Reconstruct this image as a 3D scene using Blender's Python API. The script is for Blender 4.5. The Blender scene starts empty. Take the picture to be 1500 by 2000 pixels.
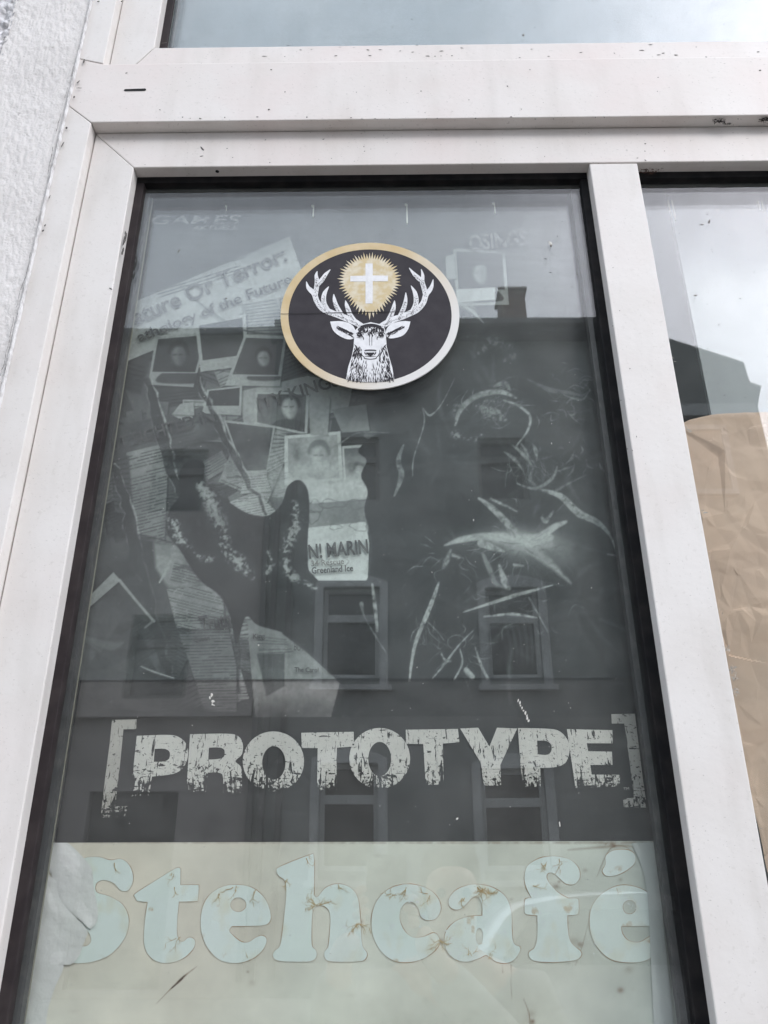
import bpy, bmesh, math, random
import numpy as np
from mathutils import Vector, Matrix
from mathutils.geometry import tessellate_polygon
random.seed(7)
RNG = np.random.default_rng(7)
sc = bpy.context.scene
C = sc.collection
R = math.radians

# ------------------------------------------------------------------ camera
CAMZ = 1.65
CAM = Vector((0.0, -0.80, CAMZ))
F_PX, PITCH, YAW, ROLL = 1536.0, R(23.972), R(-0.553), R(-0.149)

def ray(px, py):
    """direction through a point of the 1500 x 2000 frame"""
    x = (px - 750) / F_PX; y = -(py - 1000) / F_PX
    c, s = math.cos(ROLL), math.sin(ROLL); x, y = c*x - s*y, s*x + c*y
    c, s = math.cos(PITCH), math.sin(PITCH); d = (x, c - s*y, s + c*y)
    c, s = math.cos(YAW), math.sin(YAW)
    return Vector((c*d[0] + s*d[1], -s*d[0] + c*d[1], d[2]))

def at(px, py, Y):
    d = ray(px, py); t = (Y - CAM.y) / d.y
    return CAM + d * t

def across(px, py, W):
    """a point of the street front W metres from the glass, as the glass mirrors it"""
    d = ray(px, py); t = (W - CAM.y) / d.y
    p = CAM + d * t
    return Vector((p.x, -W, p.z))

cam = bpy.data.cameras.new('camera'); co = bpy.data.objects.new('camera', cam); C.objects.link(co)
fw = ray(750, 1000).normalized()
up = (ray(750, 900) - ray(750, 1000)); up = (up - fw * up.dot(fw)).normalized()
rt = fw.cross(up).normalized()
co.matrix_world = Matrix((( rt.x, up.x, -fw.x, CAM.x), (rt.y, up.y, -fw.y, CAM.y), (rt.z, up.z, -fw.z, CAM.z), (0, 0, 0, 1)))
cam.sensor_fit = 'VERTICAL'; cam.sensor_height = 36.0; cam.lens = 36.0 * F_PX / 2000.0
cam.clip_start = 0.02; cam.clip_end = 900
sc.camera = co

# ------------------------------------------------------------------ light
g = ray(1810, 330).normalized()
SUN = Vector((g.x, -g.y, g.z)).normalized()          # where the bright patch of the cloud sits
elev = math.asin(SUN.z)
rot = math.atan2(SUN.x, SUN.y)
W = bpy.data.worlds.new('World'); sc.world = W; W.use_nodes = True
nt = W.node_tree; nt.nodes.clear()
N = nt.nodes.new; L = nt.links.new
out = N('ShaderNodeOutputWorld'); bg = N('ShaderNodeBackground'); bg.inputs[1].default_value = 0.12
sky = N('ShaderNodeTexSky'); sky.sky_type = 'NISHITA'; sky.sun_disc = False
sky.sun_elevation = elev; sky.sun_rotation = rot; sky.dust_density = 3.0
tc = N('ShaderNodeTexCoord')
ns = N('ShaderNodeTexNoise'); ns.inputs['Scale'].default_value = 2.6; ns.inputs['Detail'].default_value = 5; ns.inputs['Roughness'].default_value = .5
L(tc.outputs['Generated'], ns.inputs['Vector'])
cr = N('ShaderNodeValToRGB'); cr.color_ramp.elements[0].position = .3; cr.color_ramp.elements[1].position = .75
cr.color_ramp.elements[0].color = (16.0, 17.8, 20.4, 1); cr.color_ramp.elements[1].color = (19.6, 21.2, 23.6, 1)
L(ns.outputs['Fac'], cr.inputs['Fac'])
dt = N('ShaderNodeVectorMath'); dt.operation = 'DOT_PRODUCT'; dt.inputs[1].default_value = SUN
nz = N('ShaderNodeVectorMath'); nz.operation = 'NORMALIZE'; L(tc.outputs['Generated'], nz.inputs[0]); L(nz.outputs[0], dt.inputs[0])
mr = N('ShaderNodeMapRange'); mr.inputs[1].default_value = .87; mr.inputs[2].default_value = 1.0
mr.inputs[3].default_value = 0; mr.inputs[4].default_value = 1; L(dt.outputs['Value'], mr.inputs[0])
pw = N('ShaderNodeMath'); pw.operation = 'POWER'; pw.inputs[1].default_value = 1.7; L(mr.outputs[0], pw.inputs[0])
gl = N('ShaderNodeMix'); gl.data_type = 'RGBA'; L(pw.outputs[0], gl.inputs[0]); L(cr.outputs[0], gl.inputs[6])
gl.inputs[7].default_value = (56, 56, 62, 1)
sz = N('ShaderNodeSeparateXYZ'); L(nz.outputs[0], sz.inputs[0])
cg = N('ShaderNodeMapRange'); cg.inputs[1].default_value = 0; cg.inputs[2].default_value = 1; cg.inputs[3].default_value = .82; cg.inputs[4].default_value = 1.02; L(sz.outputs['Z'], cg.inputs[0])
gv = N('ShaderNodeVectorMath'); gv.operation = 'SCALE'; L(gl.outputs[2], gv.inputs[0]); L(cg.outputs[0], gv.inputs['Scale'])
mx = N('ShaderNodeMix'); mx.data_type = 'RGBA'; mx.inputs[0].default_value = .90
L(sky.outputs[0], mx.inputs[6]); L(gv.outputs[0], mx.inputs[7])
L(mx.outputs[2], bg.inputs[0]); L(bg.outputs[0], out.inputs[0])

sl = bpy.data.lights.new('sun', 'SUN'); sl.energy = 1.1; sl.angle = R(13); sl.color = (1, .96, .90)
so = bpy.data.objects.new('sun', sl); C.objects.link(so)
so.rotation_euler = SUN.to_track_quat('Z', 'Y').to_euler()
sc.view_settings.view_transform = 'Standard'; sc.view_settings.look = 'None'
sc.view_settings.gamma = 1; sc.view_settings.exposure = 0.0; sc.view_settings.use_curve_mapping = False
sc.render.engine = 'CYCLES'
sc.cycles.transparent_max_bounces = 24; sc.cycles.max_bounces = 10
sc.cycles.caustics_reflective = False; sc.cycles.caustics_refractive = False
sc.cycles.use_denoising = True

# ------------------------------------------------------------------ helpers
def link(o, parent=None):
    C.objects.link(o)
    if parent: o.parent = parent
    return o
def empty(name, loc, label=None, cat=None, group=None):
    o = bpy.data.objects.new(name, None); C.objects.link(o); o.location = loc; o.empty_display_size = .05
    if label: o['label'] = label
    if cat: o['category'] = cat
    if group: o['group'] = group
    return o
def mesh(name, vs, fs, m=None, parent=None, smooth=False):
    me = bpy.data.meshes.new(name)
    off = Vector(parent.location) if parent else Vector((0, 0, 0))
    p = parent
    while p and p.parent: p = p.parent; off += Vector(p.location)
    me.from_pydata([tuple(Vector(v) - off) for v in vs], [], fs); me.validate(); me.update()
    if m: me.materials.append(m)
    if smooth: me.polygons.foreach_set('use_smooth', [True]*len(me.polygons))
    return link(bpy.data.objects.new(name, me), parent)
def box_v(a, b):
    (x0, y0, z0), (x1, y1, z1) = a, b
    vs = [(x0,y0,z0),(x1,y0,z0),(x1,y1,z0),(x0,y1,z0),(x0,y0,z1),(x1,y0,z1),(x1,y1,z1),(x0,y1,z1)]
    fs = [(0,3,2,1),(4,5,6,7),(0,1,5,4),(1,2,6,5),(2,3,7,6),(3,0,4,7)]
    return vs, fs
def box(name, a, b, m, parent=None, bev=0):
    a2 = tuple(min(p, q) for p, q in zip(a, b)); b2 = tuple(max(p, q) for p, q in zip(a, b))
    o = mesh(name, *box_v(a2, b2), m, parent)
    if bev: bevel(o, bev)
    return o
def bevel(o, w, seg=2):
    md = o.modifiers.new('bevel', 'BEVEL'); md.width = w; md.segments = seg; md.limit_method = 'ANGLE'; md.angle_limit = R(40)
def multi(name, parts, m, parent=None):
    V, Fc = [], []
    for vs, fs in parts:
        n = len(V); V += list(vs); Fc += [tuple(i + n for i in f) for f in fs]
    return mesh(name, V, Fc, m, parent)
def prism_xz(name, pts, y0, y1, m, parent=None, bev=0):
    n = len(pts); vs = [(p[0], y0, p[1]) for p in pts] + [(p[0], y1, p[1]) for p in pts]
    tri = tessellate_polygon([[Vector((p[0], p[1], 0)) for p in pts]])
    fs = [tuple(t) for t in tri] + [tuple(i + n for i in reversed(t)) for t in tri] if n > 4 else [tuple(range(n)), tuple(range(2*n-1, n-1, -1))]
    fs += [(i, i + n, (i + 1) % n + n, (i + 1) % n) for i in range(n)]
    o = mesh(name, vs, fs, m, parent)
    bm = bmesh.new(); bm.from_mesh(o.data); bmesh.ops.recalc_face_normals(bm, faces=bm.faces); bm.to_mesh(o.data); bm.free()
    if bev: bevel(o, bev)
    return o
def sheet(name, loops, Y, m, parent=None, px=True, thick=0):
    """flat print: polygon loops (first the outline, then holes) laid on the plane y = Y"""
    P = [[at(p[0], p[1], Y) if px else Vector((p[0], Y, p[1])) for p in lp] for lp in loops]
    tri = tessellate_polygon([[Vector((v.x, v.z, 0)) for v in lp] for lp in P])
    V = [v for lp in P for v in lp]; n = len(V)
    F_ = []
    for a, b, c in tri:
        nn = (V[b] - V[a]).cross(V[c] - V[a])
        F_.append((a, b, c) if nn.y < 0 else (a, c, b))
    if thick:
        V2 = V + [Vector((v.x, v.y + thick, v.z)) for v in V]
        F_ += [(c + n, b + n, a + n) for a, b, c in F_[:]]
        k = 0
        for lp in P:
            q = len(lp)
            F_ += [(k+i, k+i+n, k+(i+1) % q+n, k+(i+1) % q) for i in range(q)]
            k += q
        V = V2
    return mesh(name, V, F_, m, parent)
def smoothloop(pts, n=6):
    """closed Catmull-Rom; a point (x, y, 1) is a corner"""
    P = [tuple(p[:2]) for p in pts]; cn = [len(p) > 2 for p in pts]; k = len(P); o = []
    for i in range(k):
        p0, p1, p2, p3 = P[i-1], P[i], P[(i+1) % k], P[(i+2) % k]
        if cn[i]: p0 = p1
        if cn[(i+1) % k]: p3 = p2
        for j in range(n):
            t = j / n
            o.append(tuple(.5*((2*p1[a]) + (-p0[a]+p2[a])*t + (2*p0[a]-5*p1[a]+4*p2[a]-p3[a])*t*t + (-p0[a]+3*p1[a]-3*p2[a]+p3[a])*t**3) for a in (0, 1)))
    return o
def ell(cx, cy, rx, ry, n=48):
    return [(cx + rx*math.cos(2*math.pi*i/n), cy + ry*math.sin(2*math.pi*i/n)) for i in range(n)]
def stroke_poly(pts, ws):
    """tapered ribbon outline round a polyline"""
    Lf, Rt = [], []
    for i, p in enumerate(pts):
        a = pts[max(i-1, 0)]; b = pts[min(i+1, len(pts)-1)]
        dx, dy = b[0]-a[0], b[1]-a[1]; l = math.hypot(dx, dy) or 1
        nx, ny = -dy/l, dx/l; w = ws[i]/2
        Lf.append((p[0]+nx*w, p[1]+ny*w)); Rt.append((p[0]-nx*w, p[1]-ny*w))
    return Lf + Rt[::-1]
def densify(pts, ws, n=5):
    k = len(pts); o = []; w = []
    for i in range(k-1):
        p0, p1, p2, p3 = pts[max(i-1, 0)], pts[i], pts[i+1], pts[min(i+2, k-1)]
        for j in range(n):
            t = j/n
            o.append(tuple(.5*((2*p1[a]) + (-p0[a]+p2[a])*t + (2*p0[a]-5*p1[a]+4*p2[a]-p3[a])*t*t + (-p0[a]+3*p1[a]-3*p2[a]+p3[a])*t**3) for a in (0, 1)))
            w.append(ws[i]*(1-t)+ws[i+1]*t)
    o.append(tuple(pts[-1])); w.append(ws[-1])
    return o, w

# ---- noise as arrays
def vnoise(h, w, cells, oct=4, seed=0, pers=.5):
    r = np.random.default_rng(seed); o = np.zeros((h, w)); a = 1; tot = 0
    for k in range(oct):
        cy = max(2, int(cells*h/max(h, w))) * 2**k + 2; cx = max(2, int(cells*w/max(h, w))) * 2**k + 2
        G = r.random((cy+1, cx+1))
        yy = np.linspace(0, cy-1.001, h); xx = np.linspace(0, cx-1.001, w)
        iy = yy.astype(int); ix = xx.astype(int); fy = yy-iy; fx = xx-ix
        fy = fy*fy*(3-2*fy); fx = fx*fx*(3-2*fx)
        A = G[iy][:, ix]*(1-fx) + G[iy][:, ix+1]*fx; B = G[iy+1][:, ix]*(1-fx) + G[iy+1][:, ix+1]*fx
        o += a*(A*(1-fy)[:, None] + B*fy[:, None]); tot += a; a *= pers
    return o/tot

# ------------------------------------------------------------------ materials
def mat(name, col, rough=.5, col2=None, scale=30, lo=.4, hi=.6, bump=0, bscale=200, spec=.5, metal=0, detail=6, bdist=.001, stretch=None, extra=None):
    m = bpy.data.materials.new(name); m.use_nodes = True; t = m.node_tree; n = t.nodes; p = n['Principled BSDF']
    p.inputs['Base Color'].default_value = (*col, 1); p.inputs['Roughness'].default_value = rough
    p.inputs['Specular IOR Level'].default_value = spec; p.inputs['Metallic'].default_value = metal
    geo = n.new('ShaderNodeNewGeometry'); vec = geo.outputs['Position']
    if stretch:
        mp = n.new('ShaderNodeMapping'); mp.inputs['Scale'].default_value = stretch; t.links.new(vec, mp.inputs[0]); vec = mp.outputs[0]
    last = None
    if col2:
        a = n.new('ShaderNodeTexNoise'); a.inputs['Scale'].default_value = scale; a.inputs['Detail'].default_value = detail
        t.links.new(vec, a.inputs['Vector'])
        r = n.new('ShaderNodeMapRange'); r.inputs[1].default_value = lo; r.inputs[2].default_value = hi; t.links.new(a.outputs['Fac'], r.inputs[0])
        x = n.new('ShaderNodeMix'); x.data_type = 'RGBA'; x.inputs[6].default_value = (*col, 1); x.inputs[7].default_value = (*col2, 1)
        t.links.new(r.outputs[0], x.inputs[0]); last = x.outputs[2]
    if extra:                                        # list of (colour, scale, lo, hi, strength, stretch): specks and stains
        for (c, s, l0, h0, st, strc) in extra:
            v2 = geo.outputs['Position']
            if strc:
                mp = n.new('ShaderNodeMapping'); mp.inputs['Scale'].default_value = strc; t.links.new(v2, mp.inputs[0]); v2 = mp.outputs[0]
            a = n.new('ShaderNodeTexNoise'); a.inputs['Scale'].default_value = s; a.inputs['Detail'].default_value = 5; t.links.new(v2, a.inputs['Vector'])
            r = n.new('ShaderNodeMapRange'); r.inputs[1].default_value = l0; r.inputs[2].default_value = h0; r.inputs[4].default_value = st; t.links.new(a.outputs['Fac'], r.inputs[0])
            x = n.new('ShaderNodeMix'); x.data_type = 'RGBA'; x.inputs[7].default_value = (*c, 1)
            if last: t.links.new(last, x.inputs[6])
            else: x.inputs[6].default_value = (*col, 1)
            t.links.new(r.outputs[0], x.inputs[0]); last = x.outputs[2]
    if last: t.links.new(last, p.inputs['Base Color'])
    if bump:
        b = n.new('ShaderNodeTexNoise'); b.inputs['Scale'].default_value = bscale; b.inputs['Detail'].default_value = 5; t.links.new(vec, b.inputs['Vector'])
        k = n.new('ShaderNodeBump'); k.inputs['Strength'].default_value = bump; k.inputs['Distance'].default_value = bdist
        t.links.new(b.outputs['Fac'], k.inputs['Height']); t.links.new(k.outputs[0], p.inputs['Normal'])
    return m

def vcmat(name, rough=.55, spec=.35, bump=.15, bscale=500):
    m = mat(name, (.5, .5, .5), rough, spec=spec, bump=bump, bscale=bscale, bdist=.0003)
    t = m.node_tree; a = t.nodes.new('ShaderNodeAttribute'); a.attribute_name = 'print'
    t.links.new(a.outputs['Color'], t.nodes['Principled BSDF'].inputs['Base Color'])
    return m

def glassmat(name, tint=(.985, .992, .987), dust=.02, f0=.050, wob=0.0):
    m = bpy.data.materials.new(name); m.use_nodes = True; t = m.node_tree; n = t.nodes; n.clear(); l = t.links.new
    o = n.new('ShaderNodeOutputMaterial'); tr = n.new('ShaderNodeBsdfTransparent'); tr.inputs[0].default_value = (*tint, 1)
    gs = n.new('ShaderNodeBsdfGlossy'); gs.inputs['Roughness'].default_value = .0
    geo = n.new('ShaderNodeNewGeometry')
    d = n.new('ShaderNodeVectorMath'); d.operation = 'DOT_PRODUCT'; l(geo.outputs['Normal'], d.inputs[0]); l(geo.outputs['Incoming'], d.inputs[1])
    ab = n.new('ShaderNodeMath'); ab.operation = 'ABSOLUTE'; l(d.outputs['Value'], ab.inputs[0])
    om = n.new('ShaderNodeMath'); om.operation = 'SUBTRACT'; om.inputs[0].default_value = 1; l(ab.outputs[0], om.inputs[1])
    p5 = n.new('ShaderNodeMath'); p5.operation = 'POWER'; p5.inputs[1].default_value = 5; l(om.outputs[0], p5.inputs[0])
    ma = n.new('ShaderNodeMath'); ma.operation = 'MULTIPLY_ADD'; ma.inputs[1].default_value = 1-f0; ma.inputs[2].default_value = f0; l(p5.outputs[0], ma.inputs[0])
    if wob:
        nn = n.new('ShaderNodeTexNoise'); nn.inputs['Scale'].default_value = 3; nn.inputs['Detail'].default_value = 1; l(geo.outputs['Position'], nn.inputs['Vector'])
        bp = n.new('ShaderNodeBump'); bp.inputs['Strength'].default_value = 1; bp.inputs['Distance'].default_value = wob
        l(nn.outputs['Fac'], bp.inputs['Height']); l(bp.outputs[0], gs.inputs['Normal'])
    mpg = n.new('ShaderNodeMapping'); mpg.inputs['Scale'].default_value = (1, 1, .5); mpg.inputs['Rotation'].default_value = (0, .35, 0); l(geo.outputs['Position'], mpg.inputs[0])
    ng = n.new('ShaderNodeTexNoise'); ng.inputs['Scale'].default_value = 26; ng.inputs['Detail'].default_value = 9; ng.inputs['Roughness'].default_value = .72; l(mpg.outputs[0], ng.inputs['Vector'])
    rg = n.new('ShaderNodeMapRange'); rg.inputs[1].default_value = .3; rg.inputs[2].default_value = .7; rg.inputs[3].default_value = .76 if dust > .01 else .94; rg.inputs[4].default_value = 1.06; l(ng.outputs['Fac'], rg.inputs[0])
    mm = n.new('ShaderNodeMath'); mm.operation = 'MULTIPLY'; l(ma.outputs[0], mm.inputs[0]); l(rg.outputs[0], mm.inputs[1]); ma = mm
    mx1 = n.new('ShaderNodeMixShader'); l(ma.outputs[0], mx1.inputs[0]); l(tr.outputs[0], mx1.inputs[1]); l(gs.outputs[0], mx1.inputs[2])
    df = n.new('ShaderNodeBsdfDiffuse'); df.inputs[0].default_value = (.55, .55, .53, 1)
    mp = n.new('ShaderNodeMapping'); mp.inputs['Scale'].default_value = (1, 1, 1); l(geo.outputs['Position'], mp.inputs[0])
    nz1 = n.new('ShaderNodeTexNoise'); nz1.inputs['Scale'].default_value = 18; nz1.inputs['Detail'].default_value = 8; nz1.inputs['Roughness'].default_value = .7; l(mp.outputs[0], nz1.inputs['Vector'])
    r1 = n.new('ShaderNodeMapRange'); r1.inputs[1].default_value = .35; r1.inputs[2].default_value = .8; r1.inputs[3].default_value = dust*.25; r1.inputs[4].default_value = dust*2; l(nz1.outputs['Fac'], r1.inputs[0])
    nz2 = n.new('ShaderNodeTexNoise'); nz2.inputs['Scale'].default_value = 420; nz2.inputs['Detail'].default_value = 2; l(geo.outputs['Position'], nz2.inputs['Vector'])
    r2 = n.new('ShaderNodeMapRange'); r2.inputs[1].default_value = .76; r2.inputs[2].default_value = .80; r2.inputs[4].default_value = .5 if dust > .01 else 0; l(nz2.outputs['Fac'], r2.inputs[0])
    ad = n.new('ShaderNodeMath'); ad.operation = 'ADD'; ad.use_clamp = True; l(r1.outputs[0], ad.inputs[0]); l(r2.outputs[0], ad.inputs[1])
    mx2 = n.new('ShaderNodeMixShader'); l(ad.outputs[0], mx2.inputs[0]); l(mx1.outputs[0], mx2.inputs[1]); l(df.outputs[0], mx2.inputs[2])
    l(mx2.outputs[0], o.inputs[0])
    return m

GR = (.30, .27, .22)
M_FRAME = mat('white_frame_paint', (.70, .672, .645), .45, (.655, .622, .59), 14, .35, .7, bump=.35, bscale=130, bdist=.0005, spec=.3,
              extra=[((.50, .47, .43), 190, .62, .70, .28, None), (GR, 36, .52, .8, .17, (1, 1, .22)), ((.2, .18, .16), 420, .69, .71, .4, (1, 1, 1.6)), ((.66, .58, .55), 9, .5, .75, .30, None)])
M_FRAME2 = mat('pinkish_white_frame_paint', (.70, .662, .632), .45, (.655, .608, .572), 9, .35, .7, bump=.35, bscale=130, bdist=.0005, spec=.3,
              extra=[((.50, .47, .43), 180, .61, .70, .30, None), (GR, 24, .50, .8, .20, (1, 1, .16)), ((.2, .18, .16), 380, .68, .70, .45, (.6, 1, 1)), ((.67, .57, .54), 8, .45, .7, .45, None)])
M_GASKET = mat('black_rubber', (.008, .008, .009), .7, (.02, .018, .018), 60, .4, .7, spec=.15)
M_GASKET2 = mat('dark_brown_rebate', (.026, .021, .022), .7, (.04, .033, .033), 50, .4, .7, spec=.15)
M_SPACER = mat('dark_spacer', (.03, .032, .032), .5, (.06, .06, .055), 80, .5, .7)
M_EDGE = mat('pale_spacer_edge', (.22, .22, .17), .5)
M_BLACK = mat('deep_shade_gap', (.006, .006, .006), .9)
M_GLASS = glassmat('window_glass', dust=.022, wob=.0004)
M_GLASS_IN = glassmat('inner_window_glass', dust=.004, wob=.0005)
M_PLASTER = mat('white_wall_plaster', (.685, .66, .64), .9, (.62, .595, .575), 9, .35, .7, bump=.6, bscale=300, bdist=.0016, spec=.2,
                extra=[((.50, .47, .46), 5, .58, .75, .35, None), ((.25, .23, .22), 120, .72, .75, .5, None)])
M_SEAL = mat('white_sealant', (.68, .67, .665), .8, (.5, .48, .47), 90, .45, .65, bump=1, bscale=260, bdist=.002, spec=.2)
M_ROOM = mat('dim_interior_paint', (.06, .06, .065), .8, (.04, .04, .045), 2)

# ================================================================== STRUCTURE
def struct(o): o['kind'] = 'structure'; return o
M_PAVE = mat('pavement_concrete', (.38, .365, .345), .85, (.31, .30, .285), 4, .3, .7, bump=.4, bscale=60)
M_ROAD = mat('asphalt', (.055, .055, .057), .9, (.04, .04, .042), 20, .3, .7, bump=.6, bscale=80)
struct(box('ground', (-300, -300, -.30), (300, 300, -.16), mat('earth', (.12, .11, .09), .95, (.07, .09, .05), .3)))
struct(box('pavement', (-60, -2.2, -.158), (60, .35, 0), M_PAVE))
struct(box('road', (-60, -8.6, -.157), (60, -2.204, -.12), M_ROAD))
struct(box('far_pavement', (-60, -11.2, -.158), (60, -8.604, 0), M_PAVE))
FLO = struct(box('floor', (-3, .36, -.02), (5, 4.2, .002), M_ROOM))
struct(box('ceiling', (-3, .36, 3.44), (5, 4.2, 3.5), M_ROOM))
struct(box('wall_back', (-3, 4.2, .003), (5, 4.3, 3.5), M_ROOM))
struct(box('wall_left', (-3.1, .36, .003), (-3, 4.2, 3.439), M_ROOM))
struct(box('wall_right', (5, .36, .003), (5.1, 4.2, 3.439), M_ROOM))

# ================================================================== THE SHOP FRONT
YO, YS, YR = -.040, -.023, -.006            # outer frame face, sash face, gasket face; the glass is y = 0
X = lambda px, py, Y: at(px, py, Y).x
Z = lambda px, py, Y: at(px, py, Y).z
xb = X(90, 400, YO)                          # wall / frame line
xo = X(144, 400, YO)                         # inner edge of the outer frame
xs = X(248.5, 400, YS)                       # inner edge of the sash
xm0, xm1 = X(1152, 322, YS), X(1245.5, 322, YS)
zt0, zt1 = Z(750, 232.5, YO), Z(750, 119, YO)   # transom
zr1 = Z(750, 88, YS)                         # top of upper sash's bottom rail
zh = Z(750, 322, YS)                         # underside of lower sash's head rail
XR, ZB, ZT = 1.55, .62, 3.42
wall = empty('plastered_wall', (-1.0, 0, 0), 'rough white plastered wall running up beside the left window jamb', 'wall')
# left panel as a displaced grid
yw = YO - .006
def plaster_grid(name, x0, x1, z0, z1, nx, nz, amp, seed, base, xfun=None, cells=60, octs=5, tilt=0.0):
    n1 = vnoise(nz, nx, cells, octs, seed, .62); n2 = vnoise(nz, nx, 6, 3, seed+1)
    xs_ = np.linspace(0, 1, nx); zs_ = np.linspace(z0, z1, nz)
    V = []
    for j in range(nz):
        xe = x1 if xfun is None else xfun(zs_[j])
        for i in range(nx):
            V.append((x0 + (xe-x0)*xs_[i], base - amp*(n1[j, i]-.5) - amp*.8*(n2[j, i]-.5) + tilt*(xs_[i]), zs_[j]))
    Fc = [(j*nx+i, j*nx+i+1, (j+1)*nx+i+1, (j+1)*nx+i) for j in range(nz-1) for i in range(nx-1)]
    return V, Fc
edge_n = vnoise(1, 900, 70, 4, 33)[0]
def xedge(z): 
    i = int((z-1.2)/(2.3)*899); i = min(899, max(0, i)); return xb + .004*(edge_n[i]-.5) - .0012
xr = X(14, 60, yw)                            # where the roughcast starts
mesh('smooth_band', *plaster_grid('b', xr, xb, 1.2, 3.5, 110, 1100, .0022, 5, yw, xedge, 230, 3, tilt=.003), M_PLASTER, wall, True)
M_ROUGHC = mat('roughcast_render', (.70, .69, .70), .9, (.5, .49, .5), 90, .4, .7, bump=.8, bscale=220, bdist=.003)
mesh('roughcast_panel', *plaster_grid('r', xr-.55, xr+.004, 1.2, 3.5, 260, 900, .020, 9, yw+.0015, None, 170, 3), M_ROUGHC, wall, True)
M_WALLFLAT = M_PLASTER
box('wall_panel', (-6, YO+.02, 0), (xb-.02, .36, 3.5), M_WALLFLAT, wall)
box('wall_panel', (xb-.02, YO+.02, 0), (6, .36, ZB), M_WALLFLAT, wall)
box('wall_panel', (xb-.02, YO+.02, ZT), (6, .36, 3.5), M_WALLFLAT, wall)
box('wall_panel', (XR, YO+.02, ZB), (6, .36, ZT), M_WALLFLAT, wall)
box('wall_panel', (-6, YO+.02, 3.5), (6, .36, 7.0), M_WALLFLAT, wall)
box('wall_panel', (-6, yw-.004, 0), (xr, YO+.019, 1.2), M_WALLFLAT, wall)
box('wall_panel', (-6, yw-.004, 1.2), (xr-.55, YO+.019, 3.5), M_WALLFLAT, wall)
# ragged bead of filler along the frame
P_, Q_ = [], []
zz = np.linspace(1.3, 3.3, 520)
jn = vnoise(1, 520, 38, 4, 41, .7)[0]; jn2 = vnoise(1, 520, 60, 4, 42, .7)[0]
V = []; Fc = []
for i, z in enumerate(zz):
    w = .0007 + .0022*max(0, jn[i]-.42); xc = xb + .001*(jn2[i]-.5)
    h = .0007 + .0010*jn2[i]
    V += [(xc-w*1.6, yw+.002, z), (xc-w*.5, yw-h*.55, z), (xc+w*.35, YO-h*.6, z), (xc+w, YO+.001, z)]
    if i:
        k = 4*i
        Fc += [(k-4+a, k-3+a, k+1+a, k+a) for a in range(3)]
mesh('filler_bead', V, Fc, M_SEAL, wall, True)

cr_ = []; rc = random.Random(9); z = 1.9
while z < 3.0:
    ln = rc.uniform(.01, .09)
    if rc.random() < .6:
        n_ = max(3, int(ln/.004)); x = xb-.002+rc.uniform(-.0015, .0015); Lp = []
        for k in range(n_): x += rc.gauss(0, .00035); Lp.append((x, z+ln*k/n_))
        for k in range(n_-1):
            w = rc.uniform(.00015, .0005); (xa, za), (xc_, zc_) = Lp[k], Lp[k+1]; y_ = yw-.0036
            cr_.append(([(xa-w, y_, za), (xa+w, y_, za), (xc_+w, y_, zc_), (xc_-w, y_, zc_)], [(0, 1, 2, 3)]))
    z += ln+rc.uniform(.004, .03)
multi('hairline_crack', cr_, mat('crack_shadow', (.12, .11, .105), .9, (.3, .28, .27), 200, .4, .6), wall)['kind'] = 'stuff'
win = empty('shop_window', (.3, 0, ZB), 'white painted aluminium shop window with mitred frame, crossbar and black seals', 'window')
gp = .0004
# outer frame
prism_xz('jamb', [(xb, ZB), (xo, ZB), (xo, zt0-gp*2), (xb, zt0+(xo-xb)*.92-gp*2)], YO, .03, M_FRAME, win, .0012)
prism_xz('jamb', [(xb, zt1+.012), (xo, zt1+.001), (xo, ZT), (xb, ZT)], YO-.0003, .03, M_FRAME, win, .0012)
prism_xz('transom', [(xo+.0002, zt0), (XR, zt0), (XR, zt1), (xo+.0002, zt1), (xb, zt1+.0112), (xb, zt0+(xo-xb)*.92)], YO, .03, M_FRAME2, win, .0012)
prism_xz('head', [(xo+.001, ZT-.08), (XR, ZT-.08), (XR, ZT), (xo+.001, ZT)], YO, .03, M_FRAME, win, .0012)
prism_xz('sill', [(xo+.001, ZB), (XR, ZB), (XR, ZB+.07), (xo+.001, ZB+.07)], YO, .03, M_FRAME, win, .0012)
# sashes
sw = xs-xo
zb2 = ZB+.071
prism_xz('stile', [(xo+.0012, zb2), (xs, zb2), (xs, zh-gp), (xo+.0012, zh+sw*1.03-gp)], YS, .028, M_FRAME, win, .0014)
prism_xz('rail', [(xs, zh), (XR-.001, zh), (XR-.001, zt0-.0012), (xo+.0012+.004, zt0-.0012), (xo+.0012, zh+sw*1.03)], YS, .028, M_FRAME2, win, .0014)
prism_xz('rail', [(xo+.0012, zt1-.02), (XR-.001, zt1-.02), (XR-.001, zr1), (xs+.0004, zr1), (xo+.026, zt1+.001), (xo+.0012, zt1+.0005)], YS, .028, M_FRAME2, win, .0014)
prism_xz('stile', [(xo+.0012, zt1+.0012), (xo+.0255, zt1+.0016), (xs, zr1+.0005), (xs, ZT-.082), (xo+.0012, ZT-.082)], YS, .028, M_FRAME, win, .0014)
prism_xz('mullion', [(xm0, zb2), (xm1, zb2), (xm1, zh-.0012), (xm0, zh-.0012)], YS+.0005, .028, M_FRAME, win, .0012)
box('shadow_gap', (xm0+.002, YS+.004, zh-.0015), (xm1-.002, .02, zh+.002), M_BLACK, win)
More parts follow.
